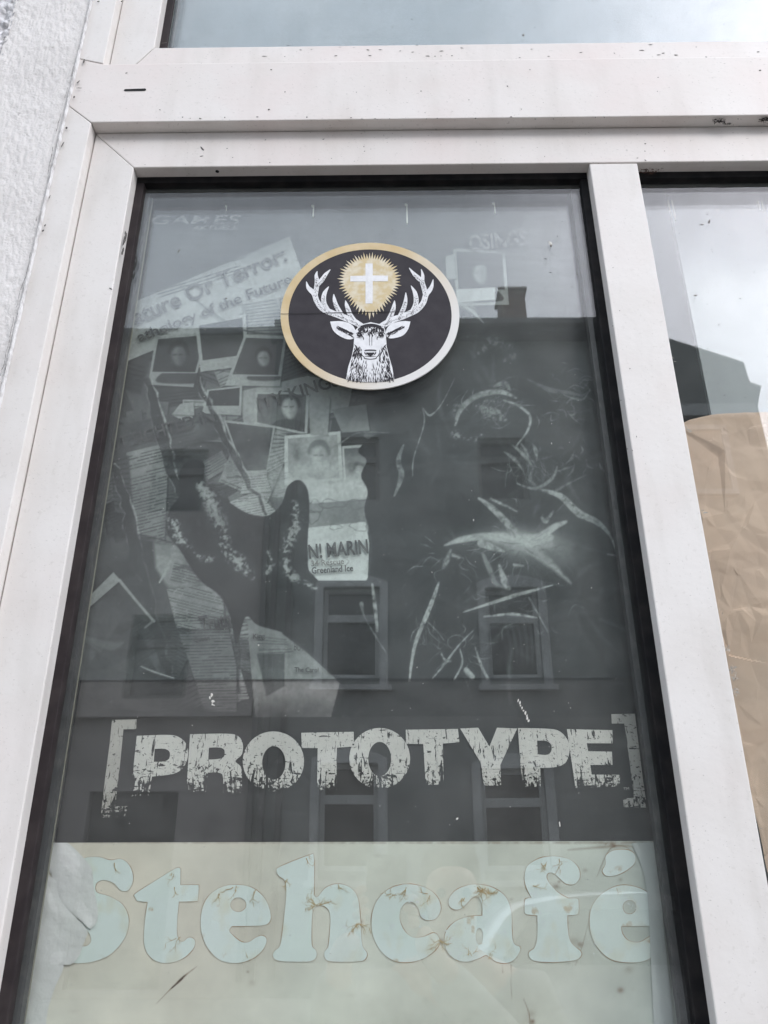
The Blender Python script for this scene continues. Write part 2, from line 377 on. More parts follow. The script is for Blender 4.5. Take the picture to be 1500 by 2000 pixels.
# rebates and gaskets of the lower panes
ga = .0105
xg = xs+ga
box('gasket', (xs-.001, YR, zb2), (xg, .0215, zh), M_GASKET2, win, .001)
box('gasket', (xs+.0002, YR-.0004, zh-.0105), (xm0, .0215, zh+.001), M_GASKET, win, .001)
prism_xz('gasket', [(xm0-.0150, zb2), (xm0+.001, zb2), (xm0+.001, zh-.0106), (xm0-.0098, zh-.0106)], YR, .0215, M_GASKET, win, .001)
box('gasket', (xm1, YR-.0004, zh-.0105), (XR-.06, .0215, zh+.001), M_GASKET, win, .001)
box('gasket', (xm1-.001, YR+.004, zb2), (xm1+.0035, .0215, zh-.011), M_GASKET, win, .0008)
# spacer bars of the double glazing
box('spacer_bar', (xg, .0048, zh-.019), (xm0-.0098, .0152, zh-.0108), M_SPACER, win)
box('spacer_bar', (xg+.0001, .0048, zb2), (xg+.0065, .0152, zh-.0192), M_SPACER, win)
box('spacer_bar', (xm0-.0215, .0048, zb2), (xm0-.0152, .0152, zh-.0192), M_SPACER, win)
box('spacer_edge', (xg+.0067, .0135, zb2), (xg+.0076, .0151, zh-.0192), M_EDGE, win)
box('spacer_bar', (xm1+.0036, .0048, zh-.019), (XR-.06, .0152, zh-.0108), M_SPACER, win)
dots = []
k = xg+.004
while k < XR-.08:
    if not (xm0-.012 < k < xm1+.006): dots.append(box_v((k, .0043, zh-.0150), (k+.0010, .0047, zh-.0142)))
    k += .0027
multi('spacer_holes', dots, mat('spacer_hole_glint', (.16, .18, .16), .6), win)['kind'] = 'stuff'
# panes, two sheets each
for (a, b, c, d) in ((xs+.002, xm0-.003, zb2, zh-.002), (xm1+.001, XR-.002, zb2, zh-.002), (xs+.002, XR-.002, zr1-.006, ZT-.083)):
    box('pane', (a, 0, c), (b, .004, d), M_GLASS, win)
    box('pane', (a, .016, c), (b, .020, d), M_GLASS_IN, win)
box('gasket', (xs-.001, YR, zr1), (xs+.0105, -.0003, ZT-.083), M_GASKET2, win, .0008)
box('gasket', (xs+.0106, .0045, zr1), (xs+.0130, .0155, ZT-.083), M_SPACER, win)
# drain slot, screw, scratches, grime
def slot(px0, py, px1, r, Y):
    a, b = at(px0, py, Y), at(px1, py-1, Y)
    pts = [(a.x + r*math.cos(t), a.z + r*math.sin(t)) for t in np.linspace(math.pi/2, 3*math.pi/2, 8)] + [(b.x + r*1.15*math.cos(t), b.z + r*1.15*math.sin(t)) for t in np.linspace(-math.pi/2, math.pi/2, 8)]
    return [pts]
sheet('drain_slot', slot(245, 176, 282, .0021, YO-.0004), YO-.0004, M_BLACK, win, px=False)
c = at(424, 337.5, YS+.008)
ring = [(c.x + .0026*math.cos(t), YS+.008 + .0026*math.sin(t), zh-.0002) for t in np.linspace(0, 2*math.pi, 14)[:-1]]
mesh('screw_hole', ring, [tuple(range(13))], M_BLACK, win)
def flecks(name, items, m, Y, parent):
    parts = []
    for (px, py, w, h, ang) in items:
        c = at(px, py, Y); n = 7; a0 = random.random()*6
        s = (c - CAM).length/F_PX
        vs = []
        for i in range(n):
            t = 2*math.pi*i/n; r = 1+random.uniform(-.35, .35)
            u, v = w*s*.5*r*math.cos(t), h*s*.5*r*math.sin(t)
            vs.append((c.x + u*math.cos(ang)-v*math.sin(ang), Y - random.uniform(0, .0002), c.z + u*math.sin(ang)+v*math.cos(ang)))
        parts.append((vs + [(c.x, Y-.0006, c.z)], [(i, (i+1) % n, n) for i in range(n)]))
    o = multi(name, parts, m, parent); o['kind'] = 'stuff'; return o
M_FLECK = mat('dark_chip', (.05, .045, .042), .8, (.12, .11, .10), 300)
rr = random.Random(3)
fl = [(245, 455, 3, 12, .05), (243, 470, 5, 30, -.12), (240, 490, 4, 22, -.08), (216, 564, 8, 2, -.6), (343, 180, 1.5, 5, -.3), (220, 151, 2, 3, 0), (320, 84, 9, 2, .2), (395, 290, 3, 10, .6), (393, 305, 8, 2, .2)]
flecks('chip', fl, M_FLECK, YS-.0002, win)
fo = [(164, 120, 3, 13, -.1), (153, 160, 3, 8, -.3), (155, 172, 9, 1.5, 0), (145, 190, 3, 6, 0), (130, 250, 3, 7, .2), (88, 440, 3, 5, 0), (84, 451, 4, 5, 0), (122, 283, 2, 14, -.2), (97, 385, 2, 9, -.2), (192, 3, 4, 3, 0), (237, 3, 3, 3, 0)]
flecks('chip', fo, M_FLECK, YO-.0022, win)
fr = [(x, 171+rr.uniform(-50, 50), rr.uniform(1, 4), rr.uniform(1, 2.5), rr.uniform(-.5, .5)) for x in [rr.uniform(230, 1490) for _ in range(15)]]
fr += [(rr.uniform(320, 1490), rr.uniform(228, 233), rr.uniform(1, 5), rr.uniform(1, 3), 0) for _ in range(22)]
flecks('dirt_fleck', fr, M_FLECK, YO-.0003, win)
fr = [(x, rr.uniform(270, 318), rr.uniform(1, 5), rr.uniform(.8, 2), rr.uniform(-.7, .7)) for x in [rr.uniform(300, 1490) for _ in range(16)]]
fr += [(rr.uniform(400, 1490), rr.uniform(86, 118), rr.uniform(2, 9), rr.uniform(.8, 1.5), rr.uniform(-.2, .2)) for _ in range(36)]
fr += [(rr.uniform(1190, 1250), rr.uniform(380, 900), rr.uniform(1, 3), rr.uniform(1, 3), 0) for _ in range(8)]
flecks('dirt_fleck', fr, M_FLECK, YS-.0003, win)
# cobweb and grime hanging under the transom and along the mullion
parts = []
def tuft(c, n, r, flat=1.0):
    for _ in range(n):
        p = Vector((c.x + random.gauss(0, r), c.y + random.gauss(0, r*.4), c.z + random.gauss(0, r*.6*flat)))
        q = p + Vector((random.gauss(0, r*.7), random.gauss(0, r*.3), random.gauss(0, r*.7)))
        w = Vector((random.gauss(0, .0004), 0, random.gauss(0, .0004)+.0004))
        parts.append(([p-w, q-w*.4, q+w*.4, p+w], [(0, 1, 2, 3)]))
for (px, py, n, r) in ((1405, 237, 60, .0035), (1423, 242, 30, .002), (1494, 233, 90, .004), (1412, 232, 20, .003)):
    tuft(at(px, py, YO+.006), n, r, .5)
o = multi('grime_tuft', parts, mat('black_grime', (.015, .012, .01), .9), win); o['kind'] = 'stuff'
parts = []
for py, n in ((700, 3), (842, 6), (1000, 4), (1190, 8), (1270, 30), (1310, 45), (1325, 30), (1350, 22), (1400, 6), (1610, 8)):
    c = at(1245.5 + (py-322)*.1805 + 3, py, YS+.004); tuft(c, n, .0022, 1.4)
o = multi('cobweb', parts, mat('pale_cobweb', (.42, .38, .33), .9), win); o['kind'] = 'stuff'
parts = []
for _ in range(9): tuft(at(1262 + random.uniform(-6, 26), 333 + random.uniform(-6, 4), YS+.012), 10, .003, .7)
o = multi('rust_crumb', parts, mat('brown_crumb', (.10, .05, .035), .9), win); o['kind'] = 'stuff'
# droppings and marks on the panes
M_DROP = mat('bird_dropping', (.62, .60, .55), .8)
def on_glass(lst, m, name): 
    flecks(name, lst, m, -.0002, win)
dr = [(415+rr.gauss(0, 3), 1366+rr.gauss(0, 6), rr.uniform(2, 6), rr.uniform(2, 6), rr.random()*3) for _ in range(9)]
dr += [(1012+i*2.6+rr.gauss(0, 1.2), 1368+i*5, rr.uniform(1.5, 4), rr.uniform(3, 8), -.3) for i in range(9)]
dr += [(1075, 475, 5, 9, .4), (925, 1016, 2, 5, 0), (1077, 866, 2, 5, 0), (1093, 1609, 3, 9, 0), (893, 1599, 6, 3, .3), (149, 1067, 4, 3, 0), (89, 1451, 4, 7, .2), (134, 1220, 3, 3, 0), (505, 1260, 3, 4, 0)]
dr += [(rr.uniform(230, 1180), rr.uniform(700, 1640), rr.uniform(.8, 1.8), rr.uniform(.8, 1.8), 0) for _ in range(90)]
on_glass(dr, M_DROP, 'dropping')
dk = [(400, 644, 3, 3, 0), (442, 583, 3, 2.5, 0), (349, 490, 4, 9, 0), (1022, 69, 5, 6, 0), (1083, 61, 2, 2, 0), (1076, 480, 4, 6, 0), (1370, 439, 10, 2.5, 0), (1385, 433, 3, 10, -.3), (1358, 577, 7, 3, .2), (1404, 634, 3, 3, 0), (1446, 583, 4, 2.5, 0), (1265, 1050, 3, 3, 0),
      (268, 645, 2, 3, 0), (1065, 505, 6, 2, 0), (1127, 535, 3, 6, 0), (1118, 560, 2, 7, 0), (1075, 532, 7, 1.5, 0), (1089, 461, 3, 4, 0)]
dk += [(rr.uniform(1290, 1498), rr.uniform(380, 780), rr.uniform(.8, 4), rr.uniform(.7, 1.6), rr.uniform(-.4, .8)) for _ in range(46)]
dk += [(rr.uniform(290, 1130), rr.uniform(385, 640), rr.uniform(.8, 3), rr.uniform(.7, 1.4), rr.uniform(-.4, .8)) for _ in range(40)]
dk += [(rr.uniform(360, 1498), rr.uniform(2, 80), rr.uniform(.8, 4), rr.uniform(.7, 1.4), rr.uniform(-.4, .8)) for _ in range(30)]
on_glass(dk, mat('dried_dirt', (.16, .15, .14), .9), 'dirt_spot')

# ================================================================== ROUND EMBLEM BOARD (on the outside of the glass)
def zc(p): return (520 + p[0]/3.75, 450 + p[1]/3.75)
def zl(pts): return [zc(p) for p in pts]
YE = -.0026
cc = at(722, 617, YE)
emb = empty('emblem_sticker', (cc.x, 0, cc.z), 'round dark stag emblem with glowing cross and tan rim stuck on the glass', 'sticker')
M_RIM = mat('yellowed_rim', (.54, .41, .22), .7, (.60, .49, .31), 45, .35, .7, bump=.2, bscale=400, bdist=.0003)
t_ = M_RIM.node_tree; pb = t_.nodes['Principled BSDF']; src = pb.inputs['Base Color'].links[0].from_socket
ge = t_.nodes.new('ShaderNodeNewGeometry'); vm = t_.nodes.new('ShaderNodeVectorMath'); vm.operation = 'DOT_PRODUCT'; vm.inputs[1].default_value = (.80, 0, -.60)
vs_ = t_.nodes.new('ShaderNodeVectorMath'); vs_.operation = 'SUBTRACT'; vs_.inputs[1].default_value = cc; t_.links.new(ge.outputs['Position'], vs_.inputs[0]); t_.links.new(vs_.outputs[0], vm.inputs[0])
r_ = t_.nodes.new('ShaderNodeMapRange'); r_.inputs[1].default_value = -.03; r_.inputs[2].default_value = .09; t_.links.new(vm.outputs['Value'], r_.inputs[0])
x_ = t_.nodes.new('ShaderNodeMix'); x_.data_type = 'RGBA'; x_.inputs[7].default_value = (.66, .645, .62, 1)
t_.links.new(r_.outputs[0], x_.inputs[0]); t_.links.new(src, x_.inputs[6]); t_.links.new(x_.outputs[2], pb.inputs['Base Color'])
M_FIELD = mat('faded_black_print', (.040, .037, .042), .7, (.052, .048, .053), 60, .3, .7, bump=.1, bscale=500, spec=.12)
M_INK = mat('emblem_ink', (.04, .037, .042), .7, spec=.12)
M_WHITE = mat('white_print', (.74, .74, .75), .7, (.66, .66, .67), 200, .4, .65)
M_GOLD = mat('pale_gold_print', (.56, .45, .26), .7, (.64, .58, .45), 110, .4, .65)
oo = ell(760, 627, 655, 537, 96)
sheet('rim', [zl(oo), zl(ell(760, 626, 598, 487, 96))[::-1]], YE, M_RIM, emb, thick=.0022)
sheet('field', [zl(ell(760, 626, 598.5, 487.5, 96))], YE+.0001, M_FIELD, emb, thick=.0020)
# sunburst
bur = []; nsp = 58
def brad(t):
    ca, sa = math.cos(t), math.sin(t)       # y down
    r = 1/math.sqrt((ca/196)**2 + (sa/(165 if sa < 0 else 232))**2)
    if sa > 0: r *= 1-.13*math.sin(2*abs(math.atan2(sa, abs(ca))))**2
    return r
for i in range(nsp):
    t0 = math.pi/2 + 2*math.pi*i/nsp; ln = 42 if i % 3 else 56
    if i % nsp == 0: ln = 72
    if i == nsp//2: ln = 50
    for dt, e in ((-.5, 0), (0, ln*.93)):
        t = t0 + dt*2*math.pi/nsp; r = brad(t)-8+e
        bur.append((757 + r*math.cos(t), 366 + r*math.sin(t)))
sheet('sunburst', [zl(bur)], YE-.0002, M_GOLD, emb)
sheet('cross', [zl([(727, 242), (780, 242), (780, 329), (892, 331), (891, 372), (780, 372), (779, 535), (727, 535), (727, 374), (615, 374), (616, 333), (727, 331)])], YE-.0004, M_WHITE, emb)
def strokes(name, items, Y, m, parent, step=.000004):
    V, Fc = [], []; k = 0
    for pts, ws in items:
        if len(pts) > 2: pts, ws = densify(pts, ws)
        a = stroke_poly(pts, ws); n = len(pts); b = len(V); y = Y - step*k; k += 1
        V += [at(*zc(p), y) for p in a]
        for i in range(n-1): Fc.append((b+i, b+2*n-1-i, b+2*n-2-i, b+i+1))
    return mesh(name, V, Fc, m, parent)
antL = [([(705, 705), (650, 672), (590, 645), (530, 622), (470, 600), (412, 572), (372, 520), (352, 465), (322, 435), (305, 415), (294, 374)], [40, 46, 46, 42, 44, 42, 40, 40, 34, 26, 3]),
        ([(358, 478), (368, 420), (372, 370), (366, 330), (374, 298)], [36, 36, 34, 24, 3]),
        ([(374, 400), (408, 362), (436, 322), (470, 286)], [30, 34, 26, 3]),
        ([(462, 600), (428, 545), (420, 500), (430, 455), (458, 411)], [34, 36, 36, 30, 3]),
        ([(560, 632), (528, 580), (508, 540), (498, 500), (494, 466)], [34, 34, 32, 24, 3]),
        ([(660, 680), (618, 625), (600, 580), (588, 545), (580, 513)], [36, 36, 34, 26, 3])]
antR = [([(835, 705), (880, 680), (935, 652), (990, 634), (1050, 608), (1105, 580), (1150, 530), (1170, 470), (1195, 440), (1212, 410), (1223, 358)], [40, 46, 46, 42, 44, 42, 40, 40, 34, 26, 3]),
        ([(1168, 478), (1155, 420), (1142, 375), (1146, 330), (1135, 283)], [36, 36, 34, 24, 3]),
        ([(1148, 380), (1110, 345), (1082, 318), (1046, 274)], [30, 34, 26, 3]),
        ([(1062, 606), (1092, 550), (1098, 505), (1088, 455), (1060, 404)], [34, 36, 36, 30, 3]),
        ([(975, 638), (1002, 580), (1016, 540), (1022, 500), (1022, 454)], [34, 34, 32, 24, 3]),
        ([(880, 685), (912, 625), (928, 585), (936, 550), (940, 513)], [36, 36, 34, 26, 3])]
strokes('antler', antL, YE-.0002, M_WHITE, emb); strokes('antler', antR, YE-.0002, M_WHITE, emb)
earL = [(468, 668, 1), (540, 664), (600, 676), (640, 705), (656, 750), (645, 788), (600, 798), (540, 775), (490, 732)]
earR = [(1056, 667, 1), (1000, 664), (930, 680), (890, 708), (875, 750), (890, 785), (930, 790), (1000, 770), (1040, 722)]
sheet('ear', [zl(smoothloop(earL, 4))], YE-.00030, M_WHITE, emb); sheet('ear', [zl(smoothloop(earR, 4))], YE-.00030, M_WHITE, emb)
botarc = [(x, 626 + 487*math.sqrt(1-((x-760)/598)**2) - 1) for x in np.linspace(938, 584, 14)]
headp = [(690, 690), (765, 672), (850, 690), (872, 730), (879, 790), (882, 850), (900, 925), (922, 1000)] + botarc + [(600, 1000), (625, 925), (640, 850), (643, 790), (652, 730)]
sheet('stag_head', [zl(headp)], YE-.00036, M_WHITE, emb)
r4 = random.Random(11)
ink = []
for _ in range(190):                      # dark cap fading down the forehead
    x = r4.uniform(676, 858); e = abs(x-766)/92; top = 690 + 26*e*e; bot = 742 + 46*max(0, 1-abs(e-.12)*3.2) - 14*e
    y = top + (bot-top)*r4.random()**1.5; ink.append(([(x, y), (x+(x-766)*.03, y+7), (x+(x-766)*.06, y+r4.uniform(12, 20))], [2, r4.uniform(5, 10), 1]))
ink.append(([(690, 706), (725, 698), (766, 694), (806, 698), (842, 706)], [10, 20, 24, 20, 10]))
for ex, q in ((684, -1), (841, 1)):
    ink.append(([(ex-20, 770), (ex-8, 766), (ex+6, 767), (ex+20, 776)], [8, 34, 34, 5])); ink.append(([(ex-26, 757), (ex-4, 745), (ex+20, 750), (ex+30, 764)], [3, 6, 6, 2]))
    ink.append(([(ex-22, 782), (ex, 787), (ex+18, 784)], [2, 4, 2]))
for sx in (-1, 1):
    cx_ = 762; ink.append(([(cx_+sx*58, 775), (cx_+sx*50, 790), (cx_+sx*50, 804)], [6, 7, 2]))
    for k in range(9): ink.append(([(cx_+sx*(118-k*4), 835+k*7), (cx_+sx*(102-k*4), 850+k*9), (cx_+sx*(88-k*3), 876+k*6)], [2, 6, 1]))
ink += [([(720, 884), (728, 879), (762, 877), (797, 879), (805, 884)], [6, 10, 10, 10, 6]), ([(722, 890), (724, 902), (736, 910)], [6, 8, 6]), ([(802, 890), (800, 902), (788, 910)], [6, 8, 6]),
        ([(732, 899), (762, 903), (792, 899)], [10, 17, 10]), ([(742, 908), (762, 915), (782, 908)], [8, 12, 8]), ([(762, 910), (762, 922)], [6, 3]),
        ([(697, 898), (702, 916), (716, 926), (722, 938), (762, 943), (802, 938), (810, 926), (822, 916), (828, 898)], [3, 7, 5, 7, 6, 7, 5, 7, 3]), ([(722, 922), (742, 921), (762, 924), (782, 921), (803, 922)], [3, 5, 6, 5, 3])]
for s in range(26):                      # bridge of the nose, stipple
    y = 765 + s*3; ink.append(([(754, y), (757, y+2)], [4, 3])); ink.append(([(772, y+1), (775, y+3)], [4, 3]))
for _ in range(60):                      # brow stipple
    x = r4.uniform(675, 855); y = 735 + abs(r4.gauss(0, 14)); ink.append(([(x, y), (x+r4.uniform(-3, 3), y+8)], [4, 1]))
for (a, b, sx) in ((500, 640, 1), (885, 1020, -1)):   # inside the ears
    for _ in range(46):
        x = r4.uniform(a+10, b-6); t = (x-a)/(b-a); t = t if sx > 0 else 1-t
        y = 705 + 55*t + r4.uniform(-12, 18)*(.4+t); ln = r4.uniform(14, 38)
        ink.append(([(x, y), (x+ln*sx*.7, y+ln*.45)], [r4.uniform(3, 7), 1]))
    ink.append(([(a+20 if sx > 0 else b-20, 700), ((a+b)/2, 728), (b-6 if sx > 0 else a+6, 762)], [3, 14, 12]))
for _ in range(620):                     # fur on cheeks and neck
    y = r4.uniform(845, 1095); half = 118 + (y-850)*.20 if y < 930 else 134 + (y-930)*.22
    x = 762 + r4.uniform(-1, 1)*half*.97
    e = abs(x-762)/half
    if r4.random() > .25 + .75*e**1.2: continue
    if 700 < x < 825 and y < 950: continue
    ln = r4.uniform(14, 40); fl_ = (x-762)/half*.25
    ink.append(([(x, y), (x+fl_*ln+r4.uniform(-3, 3), y+ln*.6), (x+fl_*ln*1.6, min(y+ln, 1108))], [1, r4.uniform(4, 8), 1]))
for x in range(592, 938, 13):            # fringe at the hem
    yb = 626 + 487*math.sqrt(1-((x-760)/598)**2); ink.append(([(x, yb-38+r4.uniform(-12, 8)), (x+1, yb-14), (x+r4.uniform(-2, 2), yb-1)], [1, 5, 6]))
for an in (antL, antR):                  # shading on the beams
    for pts, ws in an:
        P, Wd = densify(pts, ws, 8)
        for i in range(0, int(len(P)*.66)):
            for _ in range(2):
                w = Wd[i]*.42; j = r4.uniform(-w, w*.9); ink.append(([(P[i][0]+j*.8, P[i][1]+abs(j)), (P[i][0]+j*.8+r4.uniform(-7, 7), P[i][1]+abs(j)+r4.uniform(-7, 7))], [r4.uniform(2, 6), 1]))
strokes('ink_lines', ink, YE-.00046, M_INK, emb, .0000001)
strokes('face_glint', [([(734, 889), (762, 887), (792, 889)], [3, 5, 3]), ([(677, 762), (682, 763)], [4, 3]), ([(836, 762), (841, 763)], [4, 3])], YE-.00062, M_WHITE, emb)['kind'] = 'stuff'
strokes('crease', [([(106, 611), (300, 609), (470, 603), (650, 600), (900, 597), (1080, 593)], [3, 3, 4, 5, 4, 1])], YE-.0007, M_BLACK, emb)

# ================================================================== CANVAS for the printed sheets
HH, WW = 2000, 1500
class Canvas:
    def __init__(s, base): s.a = np.full((HH, WW), base, float)
    def _bb(s, pts, m):
        p = np.array(pts); x0, y0 = np.floor(p.min(0)-m).astype(int); x1, y1 = np.ceil(p.max(0)+m).astype(int)
        return max(x0, 0), max(y0, 0), min(x1, WW-1), min(y1, HH-1)
    def mask_poly(s, pts, soft=1.2):
        x0, y0, x1, y1 = s._bb(pts, soft+1); Xg, Yg = np.meshgrid(np.arange(x0, x1), np.arange(y0, y1)); ins = np.zeros(Xg.shape, bool); dm = np.full(Xg.shape, 1e9)
        n = len(pts)
        for i in range(n):
            ax, ay = pts[i]; bx, by = pts[(i+1) % n]
            if ay != by:
                cnd = ((ay > Yg) != (by > Yg)) & (Xg < (bx-ax)*(Yg-ay)/(by-ay)+ax); ins ^= cnd
            dx, dy = bx-ax, by-ay; t = np.clip(((Xg-ax)*dx+(Yg-ay)*dy)/(dx*dx+dy*dy+1e-9), 0, 1)
            dm = np.minimum(dm, np.hypot(Xg-ax-t*dx, Yg-ay-t*dy))
        return (slice(y0, y1), slice(x0, x1)), np.clip(.5 + np.where(ins, dm, -dm)/soft, 0, 1)
    def poly(s, pts, val, alpha=1, soft=1.2, tex=0):
        sl_, m = s.mask_poly(pts, soft); v = val
        if tex: v = val*(1 + tex*(NOI[sl_]-.5)*2)
        s.a[sl_] = s.a[sl_]*(1-m*alpha) + v*m*alpha
    def stroke(s, pts, ws, val, alpha=1, soft=1.5, tex=0, add=False, n=5):
        P, Wd = densify(pts, ws, n) if len(pts) > 2 else (pts, ws)
        mw = max(Wd)/2+soft*2; x0, y0, x1, y1 = s._bb(P, mw+1)
        if x1 <= x0 or y1 <= y0: return
        Xg, Yg = np.meshgrid(np.arange(x0, x1), np.arange(y0, y1)); best = np.full(Xg.shape, -1e9)
        for i in range(len(P)-1):
            (ax, ay), (bx, by) = P[i], P[i+1]; dx, dy = bx-ax, by-ay
            t = np.clip(((Xg-ax)*dx+(Yg-ay)*dy)/(dx*dx+dy*dy+1e-9), 0, 1)
            best = np.maximum(best, (Wd[i]*(1-t)+Wd[i+1]*t)/2 - np.hypot(Xg-ax-t*dx, Yg-ay-t*dy))
        m = np.clip(.5+best/soft, 0, 1)*alpha; sl_ = (slice(y0, y1), slice(x0, x1))
        if tex: m = m*np.clip(1-tex+tex*2.2*(NOF[sl_]-.25)*1.2, 0, 1)
        s.a[sl_] = s.a[sl_] + m*val if add else s.a[sl_]*(1-m) + val*m
    def blob(s, cx, cy, rx, ry, val, alpha=1, ang=0):
        x0, y0, x1, y1 = s._bb([(cx-2.2*max(rx, ry), cy-2.2*max(rx, ry)), (cx+2.2*max(rx, ry), cy+2.2*max(rx, ry))], 0)
        Xg, Yg = np.meshgrid(np.arange(x0, x1), np.arange(y0, y1)); ca, sa = math.cos(ang), math.sin(ang)
        sl_ = (slice(y0, y1), slice(x0, x1)); u = ((Xg-cx)*ca+(Yg-cy)*sa)/rx; v = (-(Xg-cx)*sa+(Yg-cy)*ca)/ry
        m = np.exp(-(u*u+v*v)*1.1)*alpha
        if rx > 9: m = m*np.clip(.15+2.6*(NOH[sl_]*.5+NOI[sl_]*.5-.25), 0, 1)
        s.a[sl_] = s.a[sl_]*(1-m)+val*m
def rotq(cx, cy, w, h, ang, sk=0):
    ca, sa = math.cos(ang), math.sin(ang)
    return [(cx+u*w/2*ca-v*h/2*sa+sk*v, cy+u*w/2*sa+v*h/2*ca) for u, v in ((-1, -1), (1, -1), (1, 1), (-1, 1))]
def lerpq(q, u, v):
    a = [q[0][i]*(1-u)+q[1][i]*u for i in (0, 1)]; b = [q[3][i]*(1-u)+q[2][i]*u for i in (0, 1)]
    return (a[0]*(1-v)+b[0]*v, a[1]*(1-v)+b[1]*v)
NOI = vnoise(HH, WW, 26, 6, 101, .6); NOF = vnoise(HH, WW, 220, 4, 102, .7); NOS = vnoise(HH, WW, 9, 4, 103)
NOH = vnoise(HH, WW, 60, 3, 104); NOY = vnoise(HH, WW, 420, 2, 108, .6)
pc = Canvas(.042)
pc.a *= .8+.5*NOS
rp = random.Random(5)
# left half: a collage of clippings
collage = [(180, 600), (330, 560), (700, 470), (760, 760), (700, 900), (720, 1140), (600, 1140), (560, 1240), (700, 1340), (600, 1400), (100, 1420)]
pc.poly(collage, .105, .9, 60, .5)
pc.blob(600, 930, 150, 120, .30, .8); pc.blob(450, 800, 180, 130, .16, .7)
def textcol(q, rows, ink=.1, alpha=.75, big=False):
    h = math.hypot(q[3][0]-q[0][0], q[3][1]-q[0][1])/rows
    for r in range(rows):
        u = .04; v = (r+.5)/rows
        if rp.random() < .08: continue
        while u < .93:
            l_ = rp.uniform(.05, .17)
            e = min(.96, u+l_); pc.stroke([lerpq(q, u, v), lerpq(q, e, v)], [h*.36]*2, ink, alpha*rp.uniform(.6, 1), 1.1); u = e+rp.uniform(.02, .035)
def paper(q, val, tex=.35, rows=0, big=0):
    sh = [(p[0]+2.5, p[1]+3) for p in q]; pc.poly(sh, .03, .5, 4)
    pc.poly(q, val, 1, 1.3, tex)
    if big: 
        h = 1/max(1, big)
    if rows: textcol(q, rows, val*.42)
def polaroid(q, val, tone, pad=.07, padb=.24, subj=None, tex=.6):
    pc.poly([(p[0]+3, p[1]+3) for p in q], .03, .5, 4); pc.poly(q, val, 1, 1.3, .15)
    i_ = [lerpq(q, pad, pad), lerpq(q, 1-pad, pad), lerpq(q, 1-pad, 1-padb), lerpq(q, pad, 1-padb)]
    pc.poly(i_, tone, 1, 1.2, tex)
    c_ = lerpq(q, .5, .45); w_ = abs(q[1][0]-q[0][0])
    if subj:                             # an anonymous head and shoulders smudge
        sl_, mi = pc.mask_poly(i_, 1.2); keep = pc.a[sl_].copy(); hx, hy = c_[0]+w_*subj[0], c_[1]+w_*(subj[1]+.02); v = subj[2]
        j = lambda a: rp.uniform(-a, a)*w_
        pc.poly(smoothloop([(hx-w_*.40+j(.05), hy+w_*.5), (hx-w_*.26, hy+w_*.26+j(.03)), (hx, hy+w_*.2), (hx+w_*.27, hy+w_*.27+j(.03)), (hx+w_*.42+j(.05), hy+w_*.5)], 4), tone*.55+.01, .8, 3, .5)
        pc.poly(smoothloop([(hx-w_*.19, hy-w_*.05), (hx-w_*.14, hy-w_*.25+j(.03)), (hx, hy-w_*.31), (hx+w_*.16, hy-w_*.23+j(.03)), (hx+w_*.19, hy)], 4), tone*.4, .85, 4)
        pc.poly(smoothloop([(hx-w_*.13+j(.02), hy-w_*.06), (hx-w_*.05, hy-w_*.17), (hx+w_*.08, hy-w_*.16), (hx+w_*.14, hy-w_*.04), (hx+w_*.11, hy+w_*.11), (hx+w_*.02, hy+w_*.19+j(.02)), (hx-w_*.09, hy+w_*.11)], 4), v, .8, w_*.06+1, .55)
        pc.poly(smoothloop([(hx+w_*.02, hy-w_*.14), (hx+w_*.15, hy-w_*.05), (hx+w_*.11, hy+w_*.12), (hx+w_*.03, hy+w_*.15)], 4), v*.45, .55, w_*.06+1)
        for ex in (-.06, .05): pc.stroke([(hx+w_*ex-w_*.03, hy-w_*.02), (hx+w_*ex+w_*.03, hy-w_*.025)], [w_*.03]*2, v*.3, .7, 1.5)
        pc.a[sl_] = pc.a[sl_]*mi + keep*(1-mi)
def rowpaper(poly, val, ang, pitch=6, ink=.4):
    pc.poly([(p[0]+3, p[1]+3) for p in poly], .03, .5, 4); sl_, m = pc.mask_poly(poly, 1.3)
    v = val*(1+.35*(NOI[sl_]-.5)*2); pc.a[sl_] = pc.a[sl_]*(1-m)+v*m; old = pc.a[sl_].copy()
    xs_ = [p[0] for p in poly]; ys_ = [p[1] for p in poly]; cx, cy = sum(xs_)/len(xs_), sum(ys_)/len(ys_); D = max(max(xs_)-min(xs_), max(ys_)-min(ys_))
    ca, sa = math.cos(ang), math.sin(ang); k = -D*.6
    while k < D*.6:
        u = -D*.6
        while u < D*.6:
            l_ = rp.uniform(8, 30)
            if rp.random() > .1: pc.stroke([(cx+u*ca-k*sa, cy+u*sa+k*ca), (cx+(u+l_)*ca-k*sa, cy+(u+l_)*sa+k*ca)], [pitch*.38]*2, val*ink, rp.uniform(.5, .9), 1.1)
            u += l_+rp.uniform(2, 5)
        k += pitch if rp.random() > .06 else pitch*2.2
    sl2 = sl_; pc.a[sl2] = pc.a[sl2]*m + old*(1-m)
# scattered filler clippings
for _ in range(150):
    cx, cy = rp.uniform(170, 720), rp.uniform(640, 1390)
    if cx > 560 and cy > 1140: continue
    w, h = rp.uniform(25, 110), rp.uniform(22, 90); v = rp.choice([.05, .07, .10, .13, .17, .2])*(.7 if cx < 320 else 1.15)
    q = rotq(cx, cy, w, h, rp.uniform(-.6, .6)); paper(q, v, .5, rp.choice([0, 7, 9, 12]))
